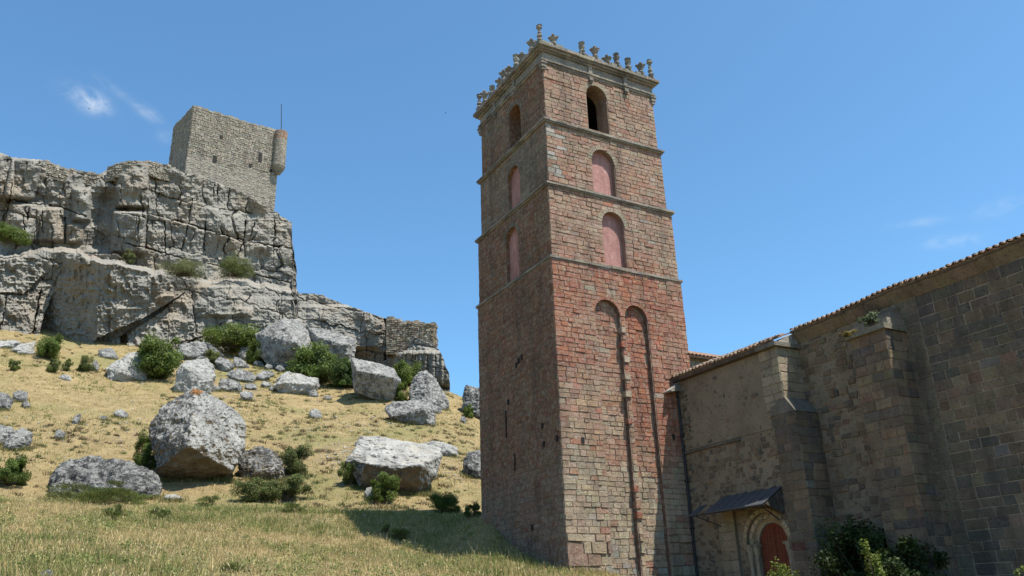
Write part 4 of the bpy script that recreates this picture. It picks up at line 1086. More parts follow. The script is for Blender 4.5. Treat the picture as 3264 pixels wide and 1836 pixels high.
# ------------------------------------------------------------------ boulders
FOOT = []
def boulder(pts, label, thick=None, inner=None, mat='boulder', rough=1.0, r=None, voxel=None, cap=None, group='boulders scattered on the hillside', cat='boulder', name='boulder', lean=.42, sides=()):
    exd = [p[2] if len(p) > 2 else None for p in pts]
    pts = [tuple(p[:2]) for p in pts]
    xs = [p[0] for p in pts]; ys = [p[1] for p in pts]
    yb, yt = max(ys), min(ys)
    low = [p for p in pts if p[1] > yb-(yb-yt)*.25]
    bx = sum(p[0] for p in low)/len(low)
    if r is None: _, r = ground_hit(bx, yb)
    px = r/math.cos(PITCH)/2066.0
    wd, ht = (max(xs)-min(xs))*px, (yb-yt)*px
    th = thick or .75*min(wd, ht*1.6)
    cx, cy = sum(xs)/len(xs), sum(ys)/len(ys)
    V = []
    rs = random.Random(int(cx*3+cy))
    for (x, y), ed in zip(pts, exd):
        fr = (yb-y)/(yb-yt+1e-6)
        V.append(at_r(x, y, r+(th*lean*fr+.05*th if ed is None else ed)))
        V.append(at_r(cx+(x-cx)*.78, cy+(y-cy)*.80+2, r+th*(1.0+rs.uniform(-.1, .1))))
    if inner is None:
        for x, y in pts:
            q = rs.uniform(.5, .72)
            fr = (yb-y)/(yb-yt+1e-6)
            V.append(at_r(cx+(x-cx)*q, cy+(y-cy)*q, r+th*lean*fr-th*rs.uniform(.05, .28)))
    else:
        for x, y, dr in inner: V.append(at_r(x, y, r+dr))
    for x, y in (low if exd[0] is None else []):      # foot let into the ground
        q = at_r(x, y, r+.1*th); V.append(q-ZZ*.25*ht); 
    for (x0_, y0_), (x1_, y1_) in zip(pts, pts[1:]+pts[:1]):
        if min(y0_, y1_) > yt+(yb-yt)*.55:
            for q_ in np.linspace(0, 1, max(2, int(math.hypot(x1_-x0_, y1_-y0_)/3))): FOOT.append(at_r(x0_+(x1_-x0_)*q_, y0_+(y1_-y0_)*q_, r-.05))
    base = np.array([*at_r(bx, yb, r+.3*th)[:2], 0]); base[2] = at_r(bx, yb, r)[2]
    bm = bmesh.new()
    for v in V: bm.verts.new(tuple(v-base))
    res = bmesh.ops.convex_hull(bm, input=bm.verts[:])
    junk = [e for e in list(res['geom_interior'])+list(res['geom_unused']) if isinstance(e, bmesh.types.BMVert)]
    bmesh.ops.delete(bm, geom=list(set(junk)), context='VERTS')
    me = bpy.data.meshes.new('tmp'); bm.to_mesh(me); bm.free()
    ob = bpy.data.objects.new('tmp', me); COL.objects.link(ob)
    md = ob.modifiers.new('r', 'REMESH'); md.mode = 'VOXEL'
    size = max(wd, ht)
    md.voxel_size = voxel or max(.05, size/56)
    dg = bpy.context.evaluated_depsgraph_get()
    m2 = bpy.data.meshes.new_from_object(ob.evaluated_get(dg))
    bpy.data.objects.remove(ob); bpy.data.meshes.remove(me)
    n = len(m2.vertices)
    co = np.zeros(n*3, np.float32); m2.vertices.foreach_get('co', co); co = co.reshape(-1, 3).astype(float)
    no = np.zeros(n*3, np.float32); m2.vertices.foreach_get('normal', no); no = no.reshape(-1, 3)
    s = size; sd = int(cx)
    d = .016*s*fbm(co/s*2.6+sd, 3, 3)+.017*s*fbm(co/s*7+sd, 4, 5, .62, True)-.008*s+.009*s*fbm(co/s*24+sd, 2, 6)
    co2 = co+no*(d*rough)[:, None]
    m2.vertices.foreach_set('co', co2.astype(np.float32).ravel())
    m2.name = name; m2.materials.clear(); m2.materials.append(M[mat])
    for az_, el_, tol, mm in sides:      # side crusts: lichen and brown rock, also deepening the shaded sides by colour
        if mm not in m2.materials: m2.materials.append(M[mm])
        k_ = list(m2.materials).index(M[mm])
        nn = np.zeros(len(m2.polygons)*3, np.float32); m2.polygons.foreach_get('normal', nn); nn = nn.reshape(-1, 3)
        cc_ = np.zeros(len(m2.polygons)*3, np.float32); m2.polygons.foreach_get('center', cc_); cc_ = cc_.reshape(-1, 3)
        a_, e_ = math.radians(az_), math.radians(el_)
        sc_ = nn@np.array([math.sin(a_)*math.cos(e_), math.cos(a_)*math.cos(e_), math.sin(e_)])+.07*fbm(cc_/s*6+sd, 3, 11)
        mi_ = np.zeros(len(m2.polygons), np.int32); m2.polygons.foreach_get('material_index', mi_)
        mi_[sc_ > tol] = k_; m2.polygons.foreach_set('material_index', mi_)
    if cap is not None:
        m2.materials.append(M['ochre']); mo_ = len(m2.materials)-1
        old_ = np.zeros(len(m2.polygons), np.int32); m2.polygons.foreach_get('material_index', old_)
        cen = np.zeros(len(m2.polygons)*3, np.float32); m2.polygons.foreach_get('center', cen); cen = cen.reshape(-1, 3)+base
        uv = proj(cen); mi = (np.hypot(uv[:, 0]-cap[0], (uv[:, 1]-cap[1])*1.3)+6*fbm(cen*2, 2, 8) < cap[2]); mi = np.where(mi, mo_, old_).astype(np.int32)
        m2.polygons.foreach_set('material_index', mi)
    m2.update()
    return tag(link_mesh(name, m2, None, base), label, cat, group)
boulder([(490, 975, .6), (520, 985, .6), (560, 1010, .5), (600, 1042, .3), (614, 1060, .2), (612, 1095, -.1), (611, 1132, -.4), (598, 1160, -.8), (582, 1182, -1.1), (575, 1203, .2), (510, 1208, .2), (451, 1208, .2), (400, 1198, .2), (390, 1185, -.9), (376, 1106, -.4), (383, 1060, -.1), (399, 1031, .2), (440, 1003, .4)],
        'huge cube shaped boulder with an ochre tip and a dark overhanging underside', 4.5,
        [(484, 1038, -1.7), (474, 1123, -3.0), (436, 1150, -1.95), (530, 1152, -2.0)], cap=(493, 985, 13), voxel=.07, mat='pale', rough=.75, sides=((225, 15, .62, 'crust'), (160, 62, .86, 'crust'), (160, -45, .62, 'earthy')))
boulder([(128, 1215), (140, 1195), (165, 1175), (190, 1163), (240, 1157), (330, 1163), (375, 1180), (403, 1208), (405, 1250), (370, 1253), (300, 1245), (200, 1240), (132, 1240)], 'long low grey boulder with a rounded top, behind a patch of weeds', 3.0, voxel=.075, mat='crust', rough=1.2, lean=.6)
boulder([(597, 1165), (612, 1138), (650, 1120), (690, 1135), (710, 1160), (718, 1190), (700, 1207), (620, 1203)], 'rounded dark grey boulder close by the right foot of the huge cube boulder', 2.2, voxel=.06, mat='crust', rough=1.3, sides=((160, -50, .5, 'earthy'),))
boulder([(906, 1096, 2.2), (946, 1098, 2.8), (1037, 1122, 2.6), (1112, 1127, 2.2), (1115, 1145, .8), (1099, 1198, .5), (1053, 1239, .1), (1004, 1236, .1), (906, 1224, .3), (868, 1162, .3)], 'broad pale slab with a smooth sunlit top, beside the bell tower', 4.2,
        [(913, 1165, -.7), (991, 1178, -1.1), (1057, 1172, -1.0), (880, 1150, .1)], mat='pale', rough=.5, voxel=.07, sides=((185, -12, .66, 'crust'), (165, -50, .80, 'earthy')))  # crust also darkens the shaded front face by colour
boulder([(1050, 1120), (1083, 1110), (1119, 1113), (1151, 1126), (1152, 1141), (1129, 1148), (1095, 1140)], 'flat pale rock lying behind the right end of the broad slab', 1.6, mat='pale')
boulder([(1168, 1152), (1181, 1137), (1210, 1131), (1240, 1140), (1242, 1200), (1210, 1205), (1181, 1195), (1166, 1175)], 'dark pitted boulder half hidden behind the foot of the bell tower', 2.0, mat='crust')
boulder([(1163, 1004), (1171, 967), (1206, 977), (1240, 995), (1242, 1065), (1206, 1058), (1163, 1030)], 'tall dark slab on the skyline partly hidden behind the bell tower', 2.5, mat='crust', lean=.2)
boulder([(967, 1026), (987, 1013), (1040, 1016), (1085, 1009), (1094, 1024), (1094, 1070), (1055, 1068), (1010, 1053), (980, 1050)], 'pale craggy block below the steep fluted boulder near the right crest', 3.0,
        [(1068, 1030, -.8), (1020, 1042, -.3), (1066, 1066, -.3), (985, 1048, -.3)])
boulder([(1029, 988), (1036, 962), (1052, 936), (1072, 932), (1094, 949), (1110, 980), (1128, 1012), (1101, 1027), (1060, 1022), (1032, 1014)], 'steep fluted boulder rightmost of the row under the cliff', 3.6, [(1074, 940, .3), (1084, 1015, -1.2), (1050, 1010, -.4)])
boulder([(884, 900, .6), (930, 908, 2.2), (990, 926, 2.2), (1010, 959, .8), (1005, 985, .5), (987, 1010, .3), (928, 1003, .4), (889, 984, .6)], 'big wedge shaped boulder with a flat shaded face, right of the bushes', 4.5,
        [(897, 932, -1.0), (992, 950, -1.4)], rough=.6, voxel=.09, mat='boulder')
boulder([(643, 840, 3.0), (670, 831, 3.0), (709, 803, 2.6), (748, 803, 3.6), (774, 831, 3.0), (794, 890, 1.4), (760, 908, .6), (715, 930, .3), (676, 923, .8), (648, 890, 2.2)],
        'largest rounded boulder leaning on the foot of the cliff', 6.0, [(712, 812, .4), (744, 862, -2.6), (772, 893, -1.4), (690, 850, -.6)], rough=.6, voxel=.11)
boulder([(776, 826), (813, 828), (846, 843), (892, 851), (896, 872), (886, 908), (849, 918), (800, 898)], 'squat boulder with a flat bright top wedged right of the largest cliff foot boulder', 4.5, r=97.5, inner=[(800, 848, -1.2), (872, 868, -1.4), (850, 912, .2)], lean=.7, voxel=.12)
boulder([(686, 972), (702, 946), (722, 936), (745, 948), (800, 953), (801, 972), (786, 993), (750, 992), (715, 986)], 'flat topped pale slab set on the grass under the dark green bushes', 2.6, [(712, 962, -.5), (780, 968, -.5), (750, 985, -.2)], mat='pale')
boulder([(777, 992), (784, 986), (798, 987), (802, 997), (780, 999)], 'small stone under the right corner of the flat topped pale slab')
boulder([(570, 942), (585, 932), (604, 928), (634, 936), (645, 952), (630, 962), (605, 962), (580, 952)], 'rounded lens shaped boulder in the middle of the rock pile')
boulder([(547, 978), (555, 953), (580, 954), (604, 964), (609, 978), (585, 986)], 'angular boulder just below the lens shaped boulder of the rock pile')
boulder([(615, 976), (618, 966), (640, 964), (648, 976), (632, 982)], 'small pale stone at the right end of the rock pile')
boulder([(603, 988), (614, 983), (636, 986), (638, 1001), (618, 1009), (606, 1000)], 'small knobbly rock lowest of the rock pile')
boulder([(441, 971), (446, 935), (457, 916), (474, 906), (520, 902), (536, 919), (541, 951), (530, 978), (510, 989), (465, 982)], 'upright pale boulder just behind the top of the huge cube boulder', 3.5, [(468, 925, -.4), (495, 985, -.6), (520, 960, -.6)], mat='pale')
boulder([(265, 928), (291, 912), (327, 888), (363, 882), (380, 900), (370, 940), (327, 955), (305, 957), (275, 945)], 'pale boulder half covered by the large round bush', 3.0, mat='pale')
boulder([(247, 896), (248, 882), (278, 873), (290, 885), (297, 898), (270, 902)], 'dark rock lying at the mouth of the gap below the tilted block')
boulder([(222, 934), (232, 914), (242, 904), (250, 922), (244, 932)], 'pointed grey rock with a tuft of green on its left')
boulder([(145, 952), (157, 942), (176, 944), (179, 955), (162, 958)], 'small grey rock alone on the upper left of the slope')
boulder([(-20, 995), (0, 986), (20, 989), (35, 1010), (22, 1030), (-20, 1032)], 'rounded rock cut by the left picture edge, biggest of its three')
boulder([(33, 988), (46, 982), (70, 984), (70, 1005), (50, 1011), (36, 1005)], 'knobbly rock in the group of three near the left edge, the topmost')
boulder([(54, 1016), (64, 1007), (75, 1014), (76, 1023), (60, 1027)], 'smallest and lowest of the three rocks near the left edge')
boulder([(-20, 1075), (0, 1068), (30, 1074), (38, 1084), (12, 1112), (-20, 1120)], 'dark boulder at the left edge leaning on a rounder boulder')
boulder([(8, 1122), (14, 1105), (26, 1088), (56, 1077), (82, 1090), (80, 1110), (58, 1130), (22, 1132)], 'rounded boulder with a bright top beside the left picture edge')
boulder([(136, 1098), (142, 1084), (152, 1080), (166, 1092), (160, 1104), (142, 1105)], 'small round dark rock right of the boulders at the left edge')
boulder([(286, 1042), (292, 1032), (306, 1029), (324, 1040), (320, 1052), (295, 1052)], 'oval grey rock on the dry slope left of the huge cube boulder')
boulder([(181, 1060), (188, 1046), (203, 1039), (204, 1052), (196, 1067), (184, 1065)], 'small leaning pale rock on the dry slope, left of the oval rock')
boulder([(38, 1156), (46, 1149), (58, 1152), (61, 1160), (45, 1163)], 'tiny rock low on the left slope, above the edge bush')
boulder([(410, 1253), (420, 1244), (440, 1242), (462, 1255), (440, 1260)], 'low flat brownish stone right of the long low boulder', mat='pale')
boulder([(777, 1042), (781, 1032), (792, 1027), (807, 1036), (809, 1048), (790, 1053), (779, 1050)], 'lone dark knobbly rock in the middle of the dry slope')
boulder([(916, 1240), (922, 1227), (934, 1224), (942, 1235), (938, 1254), (920, 1254)], 'small rock tucked behind the bush in front of the broad slab')
boulder([(-20, 862), (0, 857), (40, 856), (54, 862), (30, 872), (-20, 876)], 'flat white rock at the foot of the cliff at the left edge', mat='pale')
boulder([(28, 882), (52, 866), (88, 860), (86, 874), (50, 886)], 'tilted flat white slab at the cliff foot, second from the left edge', mat='pale')
boulder([(42, 888), (60, 874), (87, 877), (86, 888), (60, 892)], 'lowest of the three flat white rocks at the left cliff foot', mat='pale')
boulder([(512, 862), (520, 860), (545, 878), (563, 894), (548, 900), (526, 886)], 'blade shaped leaning slab above the rock pile', 2.0)
boulder([(540, 910), (552, 897), (580, 908), (590, 922), (580, 934), (560, 934)], 'pale topped block right under the blade shaped slab')
boulder([(585, 915), (590, 898), (606, 902), (628, 922), (612, 926), (590, 925)], 'leaning grey slab in the rock pile next to the pale topped block', 1.5)
boulder([(600, 892), (606, 873), (634, 869), (633, 900), (622, 908), (606, 902)], 'upright rock in front of the big green bush at the cliff foot', 1.8)
boulder([(441, 886), (456, 868), (490, 858), (515, 862), (528, 890), (500, 905), (455, 900)], 'broad brownish rock at the cliff foot above the large round bush', 3.0)
boulder([(652, 940), (664, 932), (685, 933), (692, 942), (676, 950), (656, 948)], 'pale rounded stone right of the lens shaped boulder')
boulder([(692, 926), (698, 919), (712, 920), (718, 930), (704, 936)], 'small white stone below the largest cliff foot boulder')
boulder([(636, 915), (644, 906), (660, 910), (664, 920), (646, 924)], 'small grey stone between the green bush and the largest cliff foot boulder')
boulder([(664, 922), (672, 915), (686, 918), (688, 926), (674, 930)], 'tiny stone under the left side of the largest cliff foot boulder')
boulder([(676, 976), (684, 970), (694, 975), (692, 982), (680, 983)], 'little stone at the left end of the flat topped pale slab')
boulder([(1083, 1028), (1095, 1020), (1112, 1026), (1108, 1040), (1090, 1040)], 'low dark rock at the foot of the steep fluted boulder')
boulder([(1157, 1060), (1160, 1048), (1168, 1046), (1174, 1056), (1170, 1066)], 'little rock at the left foot of the tall skyline slab')
boulder([(96, 1449), (108, 1434), (128, 1432), (140, 1449), (120, 1458)], 'low grey stone at the bottom edge of the meadow, lower left', None)
boulder([(560, 980), (528, 985), (522, 975), (540, 968)], 'small stone between the upright pale boulder and the rock pile')
boulder([(640, 948), (650, 938), (672, 936), (680, 950), (662, 958)], 'rough grey stone just right of the lens shaped boulder, below the pale rounded stone')
boulder([(590, 938), (596, 926), (612, 928), (616, 938), (604, 942)], 'small stone propped on top of the lens shaped boulder pile')
boulder([(470, 902), (482, 890), (506, 888), (520, 900), (500, 908)], 'brown grey stone behind the top edge of the upright pale boulder')
boulder([(812, 1000), (822, 994), (836, 998), (832, 1006), (818, 1006)], 'small flat stone on the grass right of the flat topped pale slab')
boulder([(655, 968), (664, 960), (680, 962), (684, 972), (668, 976)], 'grey stone between the rock pile and the flat topped pale slab')
boulder([(250, 1052), (256, 1045), (268, 1046), (270, 1055), (258, 1058)], 'tiny stone left of the oval rock on the dry slope')
# ------------------------------------------------------------------ shrubs and plants
GREEN = [(0.115, 0.16, 0.027), (0.09, 0.134, 0.024), (0.148, 0.189, 0.041), (0.066, 0.097, 0.02)]
OLIVE = [(0.155, 0.165, 0.06), (0.12, 0.135, 0.048), (0.19, 0.185, 0.08), (0.09, 0.105, 0.04)]
DEEP = [(0.075, 0.115, 0.024), (0.055, 0.088, 0.02), (0.10, 0.14, 0.03)]
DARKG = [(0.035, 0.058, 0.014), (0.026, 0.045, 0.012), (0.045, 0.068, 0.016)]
BRIGHT = [(0.125, 0.164, 0.027), (0.101, 0.139, 0.025), (0.148, 0.18, 0.041)]
def shrub(x, y, hw, hh, label, cols=GREEN, r=None, n=None, leaf=None, spiky=False, name='shrub', cat='shrub', seed=None, group='shrubs growing among the boulders', P=None, dens=1.25):
    # x, y: foot of the plant in the picture; hw, hh: half width and full height, in picture units
    if P is None:
        if r is None: P, r = ground_hit(x, y)
        else: P = at_r(x, y, r)
    else: r = math.hypot(P[0], P[1])
    px = r/math.cos(PITCH)/2066.0
    W, H = hw*px*1.12, hh*px*1.05
    rs = np.random.RandomState(int(abs(x)*7+abs(y)) % 99991 if seed is None else seed)
    root = empty(name, P, label, cat, group)
    leaf = leaf or max(.035, .75*px*2.5*.55)
    leaf = max(leaf, math.sqrt(11.0*dens*W*H/15000))
    n = n or int(np.clip(dens*11.0*W*H/(leaf*leaf), 700, 15000))
    nc = int(np.clip(W*H*14, 26, 90))
    th = rs.uniform(0, 2*np.pi, nc); rad = np.sqrt(rs.uniform(0, 1, nc)); hz = rs.uniform(.06, .92, nc)
    env = np.sqrt(np.clip(1-((hz-.38)/.72)**2, .05, 1))
    cc = np.stack([W*rad*env*np.cos(th)*.85, W*rad*env*np.sin(th)*.75, H*hz], -1)
    lob = 1+.28*np.sin(th*2+rs.uniform(0, 6))+.18*np.sin(th*5+rs.uniform(0, 6)); cc[:, 2] *= rs.uniform(.72, 1.12, nc); cc[:, :2] *= (lob*rs.uniform(.8, 1.18, nc))[:, None]
    br = MB()
    for k in range(nc):
        mid = cc[k]*np.array([.45, .45, .5])+rs.normal(0, .03*W, 3)
        br.tube(P, P+mid, .009*H+.006, .006*H+.004, 5); br.tube(P+mid, P+cc[k], .006*H+.004, .003, 4)
    br.build('branches', M['bark'], root)
    k = rs.randint(0, nc, n)
    sp = np.array([W*.20, W*.20, H*.13])
    off = rs.normal(0, 1, (n, 3)); off = off/np.linalg.norm(off, axis=1)[:, None]*(rs.uniform(0, 1, (n, 1))**.45)*1.5
    pos = cc[k]+off*sp*rs.uniform(.6, 1.25, (nc, 1))[k]
    pos[:, 2] = np.abs(pos[:, 2])+.01
    out = pos-np.array([0, 0, H*.3]); out /= np.linalg.norm(out, axis=1)[:, None]+1e-6
    nrm = out+rs.normal(0, .7, (n, 3)); nrm /= np.linalg.norm(nrm, axis=1)[:, None]
    a = np.cross(nrm, rs.normal(0, 1, (n, 3))); a /= np.linalg.norm(a, axis=1)[:, None]+1e-9
    b = np.cross(nrm, a)
    sz = leaf*rs.uniform(.6, 1.35, n)
    if spiky:
        a = out+rs.normal(0, .35, (n, 3))+np.array([0, 0, .6]); a /= np.linalg.norm(a, axis=1)[:, None]; b = np.cross(a, nrm); b /= np.linalg.norm(b, axis=1)[:, None]+1e-9
        la, lb = 1.9, .28
    else: la, lb = 1.0, .62
    V = np.stack([pos+a*(sz*la)[:, None], pos+b*(sz*lb)[:, None], pos-a*(sz*la)[:, None]*.8, pos-b*(sz*lb)[:, None]], 1).reshape(-1, 3)
    C = np.array(cols)[rs.randint(0, len(cols), n)]*rs.uniform(.7, 1.3, (n, 1))*(rs.uniform(.75, 1.25, (nc, 1))[k])
    me = np_mesh('foliage', V, np.arange(4*n).reshape(-1, 4), M['leaf'], False, C)
    link_mesh('foliage', me, root)
    return root
shrub(388, 952, 50, 84, 'large round green bush in front of a pale boulder', GREEN, dens=1.7)
shrub(588, 876, 66, 52, 'spreading bright green bush against the foot of the cliff', BRIGHT+GREEN, r=104, dens=1.3)
shrub(648, 917, 30, 58, 'dark green end of the hedge beside the largest cliff foot boulder', GREEN, r=99.5, dens=1.5)
shrub(795, 962, 62, 76, 'wide dark green bush in the hollow between the big boulders', GREEN+DEEP, dens=1.8)
shrub(870, 975, 36, 66, 'blue green bush left of the wedge shaped boulder', DEEP+[(0.06, 0.10, 0.035)], dens=1.8)
shrub(1022, 968, 34, 52, 'vivid green bush behind the steep fluted boulder', BRIGHT+GREEN, dens=1.7)
shrub(1010, 1010, 21, 44, 'small green bush at the right corner of the wedge shaped boulder', GREEN)
shrub(124, 902, 28, 48, 'round green bush at the foot of the cliff on the left', GREEN)
shrub(22, 607, 36, 32, 'green bush growing on the cliff ledge at the left edge', GREEN, r=109.5)
shrub(462, 694, 42, 40, 'olive bush on the cliff ledge, left of its twin', OLIVE, r=108.5, dens=.7)
shrub(590, 695, 46, 42, 'olive bush on the cliff ledge under the keep', OLIVE+GREEN, r=109.5, dens=.7)
shrub(322, 664, 13, 30, 'little green plant in a cleft above the tilted block', OLIVE, r=107)
shrub(362, 1178, 28, 68, 'upright bush against the left side of the huge cube boulder', GREEN+DEEP)
shrub(738, 1195, 34, 68, 'grey green bush touching the rounded dark boulder', DEEP+OLIVE)
shrub(640, 1262, 46, 46, 'low bush in front of the rounded dark boulder', OLIVE+DEEP)
shrub(722, 1262, 44, 50, 'low dark bush right of the other low bush, below the grey green one', DEEP+OLIVE)
shrub(883, 1222, 28, 62, 'green bush at the left end of the broad slab', GREEN+DEEP)
shrub(966, 1263, 38, 60, 'leafy bush in front of the broad slab', GREEN)
shrub(1117, 1292, 36, 52, 'spiky nearly black bush rising out of the tower shadow', DEEP, spiky=True)
shrub(1188, 1302, 22, 30, 'small dark bush on the crest beside the tower corner', DEEP)
shrub(18, 1222, 36, 54, 'green bush on the slope at the left picture edge', GREEN+DEEP)
shrub(535, 918, 22, 34, 'yellow green bush behind the upright pale boulder', BRIGHT+OLIVE)
shrub(1180, 1052, 16, 30, 'small bush at the foot of the tall skyline slab', GREEN)
shrub(245, 1272, 84, 40, 'mat of tall weeds in front of the long low boulder', OLIVE+GREEN, dens=.8, spiky=True)
for x, y, hw, hh, lb in ((36, 932, 11, 24, 'leftmost little bush on the upper slope'), (130, 936, 13, 30, 'little bush below the round bush at the cliff foot'), (168, 934, 9, 24, 'tiny bush right of the little bush on the upper slope'), (212, 934, 16, 34, 'green tuft left of the pointed grey rock')):
    shrub(x, y, hw, hh, lb, GREEN+OLIVE)
for x, y, hw, hh, lb in ((590, 1442, 34, 18, 'dark leafy weed at the bottom edge of the meadow'), (1005, 1358, 26, 26, 'green weed at the lower edge of the tower shadow'), (970, 1340, 16, 16, 'small green weed in the left part of the tower shadow'), (400, 1310, 26, 26, 'tall weed on the sunny meadow below the flat brownish stone'), (290, 1312, 22, 30, 'weed clump on the meadow below the long low boulder'), (740, 1290, 30, 22, 'weed clump on the crest below the low dark bush'), (520, 1275, 30, 20, 'weed clump on the crest below the huge cube boulder')):
    shrub(x, y, hw, hh, lb, OLIVE+GREEN, name='weed', cat='weed', group='weeds in the meadow', spiky=True, dens=.6)
# planting at the foot of the church
def at_church(s, t, z): return NP(s, t, z)
shrub(0, 0, 0, 0, '', P=None) if False else None
def wall_shrub(s, t, z, W, H, label, cols, **kw):
    P = at_church(s, t, z); r = math.hypot(P[0], P[1]); px = r/math.cos(PITCH)/2066.0
    return shrub(t*10, s*10, W/px, H/px, label, cols, P=P, group=None, **kw)
def top_shrub(x, y, s_, wpx, label, cols, **kw):
    # a plant at depth s_ whose tip is seen at picture point x, y
    d = ray_dir(x, y); q = EYE+d*(np.dot(N0+dR*s_-EYE, dR)/np.dot(d, dR)); t = -np.dot(q-N0, dL)
    P = NP(s_, t, 0); zg = float(ground_z(P[0], P[1])); r = math.hypot(P[0], P[1])
    return wall_shrub(s_, t, zg, wpx*r/math.cos(PITCH)/2066.0, q[2]-zg, label, cols, **kw)
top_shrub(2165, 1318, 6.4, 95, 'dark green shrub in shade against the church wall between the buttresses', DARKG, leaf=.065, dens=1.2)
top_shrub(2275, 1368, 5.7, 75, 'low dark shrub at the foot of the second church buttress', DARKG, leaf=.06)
top_shrub(2188, 1368, 3.6, 24, 'bright yellow green sprig standing in sun before the dark church shrub', BRIGHT, leaf=.05, dens=.45)
top_shrub(1962, 1414, 3.3, 32, 'bright leafy plant below the red church door', BRIGHT, leaf=.045, dens=.4)
top_shrub(2566, 1432, 3.6, 20, 'bright sprig at the bottom right corner by the church wall', BRIGHT, leaf=.045, dens=.4)
wall_shrub(6.62, 10.55, 10.55, .28, .45, 'grey green plant growing from the top of the second church buttress', [(0.16, 0.19, 0.11), (0.12, 0.15, 0.08)], leaf=.04)
wall_shrub(6.5, 9.75, 10.38, .35, .22, 'mossy ochre tuft on the left edge of the buttress cap', [(0.22, 0.17, 0.05), (0.15, 0.13, 0.04)], leaf=.035)
# ------------------------------------------------------------------ grass
rs = np.random.RandomState(5)
def grass(name, n, r0, r1, a0, a1, hmin, hmax, wid, clump, label, seed):
    rs = np.random.RandomState(seed)
    nc = n//clump
    rc = np.sqrt(rs.uniform(r0*r0, r1*r1, nc)); ac = np.radians(rs.uniform(a0, a1, nc))
    k = rs.randint(0, nc, n)
    spread = rs.uniform(.05, .28, nc)[k]
    x = rc[k]*np.sin(ac[k])+rs.normal(0, 1, n)*spread; y = rc[k]*np.cos(ac[k])+rs.normal(0, 1, n)*spread
    # nothing grows inside the buildings
    q = np.stack([x, y], -1)-N0[:2]; s_ = q@dR[:2]; t_ = q@dL[:2]
    ok = ~((s_ > -.05) & (t_ < WL+.05) & (t_ > -.05) & (s_ < WR+.1)) & ~((s_ > SA-.8) & (t_ < 1)) & (np.hypot(x, y) > r0*.9)
    x, y, k = x[ok], y[ok], k[ok]; n = len(x)
    z = ground_z(x, y)-.02
    patch = fbm(P3(x/5.0, y/5.0, 0*x), 3, 77); pz = fbm(P3(x/1.3, y/1.3, 0*x), 2, 78)
    h = rs.uniform(hmin, hmax, n)*(1+.45*patch+.3*pz).clip(.35, 1.9)*rs.uniform(.6, 1.3, nc)[k]
    h = np.where(rs.uniform(0, 1, n) < .035, h*2.3, h)
    dirn = rs.uniform(0, 2*np.pi, n); lean = rs.uniform(.1, .75, n)
    wv = rs.uniform(0, 2*np.pi, n); ww = wid*rs.uniform(.6, 1.5, n)
    b = np.stack([x, y, z], -1); wd = np.stack([np.cos(wv)*ww, np.sin(wv)*ww, 0*ww], -1)
    tip = b+np.stack([np.cos(dirn)*lean*h, np.sin(dirn)*lean*h, h], -1)
    r = np.hypot(x, y)
    near = r < 47
    green = np.clip(.36+.85*patch+.35*pz+np.where(near, .34*np.clip((r-38)/6, -.6, 1), -.30), 0, 1)
    straw = np.array([[.50, .385, .17], [.43, .325, .138], [.56, .45, .225], [.32, .23, .10]])[rs.randint(0, 4, n)]
    grn = np.array([[.15, .18, .045], [.19, .21, .06], [.11, .15, .035], [.24, .245, .085]])[rs.randint(0, 4, n)]
    pick = (rs.uniform(0, 1, n) < green*.85)[:, None]
    C = np.where(pick, grn, straw)*rs.uniform(.7, 1.2, (n, 1))
    tris = [np.stack([b-wd, b+wd, tip], 1)]; cols = [C]
    # seed heads on part of the dry stems
    hd = (rs.uniform(0, 1, n) < .30) & ~pick[:, 0]
    up_ = (tip-b)[hd]; up_ /= np.linalg.norm(up_, axis=1)[:, None]
    w2 = wd[hd]*1.3; t2 = tip[hd]; ln = (h[hd]*.24)[:, None]
    m2 = t2-up_*ln*.5
    tris.append(np.stack([t2-up_*ln, m2+w2, t2+up_*ln*.2], 1)); tris.append(np.stack([t2-up_*ln, t2+up_*ln*.2, m2-w2], 1))
    hc = np.array([[.52, .43, .24], [.45, .36, .19]])[rs.randint(0, 2, hd.sum())]
    cols += [hc, hc]
    V = np.concatenate(tris).reshape(-1, 3); C = np.concatenate(cols)
    me = np_mesh(name, V, np.arange(len(V)).reshape(-1, 3), M['grass'], False, C, 'FACE', 3)
    return tag(link_mesh(name, me), label, 'grass', None, 'stuff')
grass('meadow_grass', 260000, 13, 47, -37, 14, .07, .22, .010, 10, 'dry and green grass of the foreground meadow', 1)
grass('hillside_grass', 150000, 47, 108, -36, 1, .05, .15, .022, 16, 'short dry tussock grass on the hillside behind the boulders', 2)
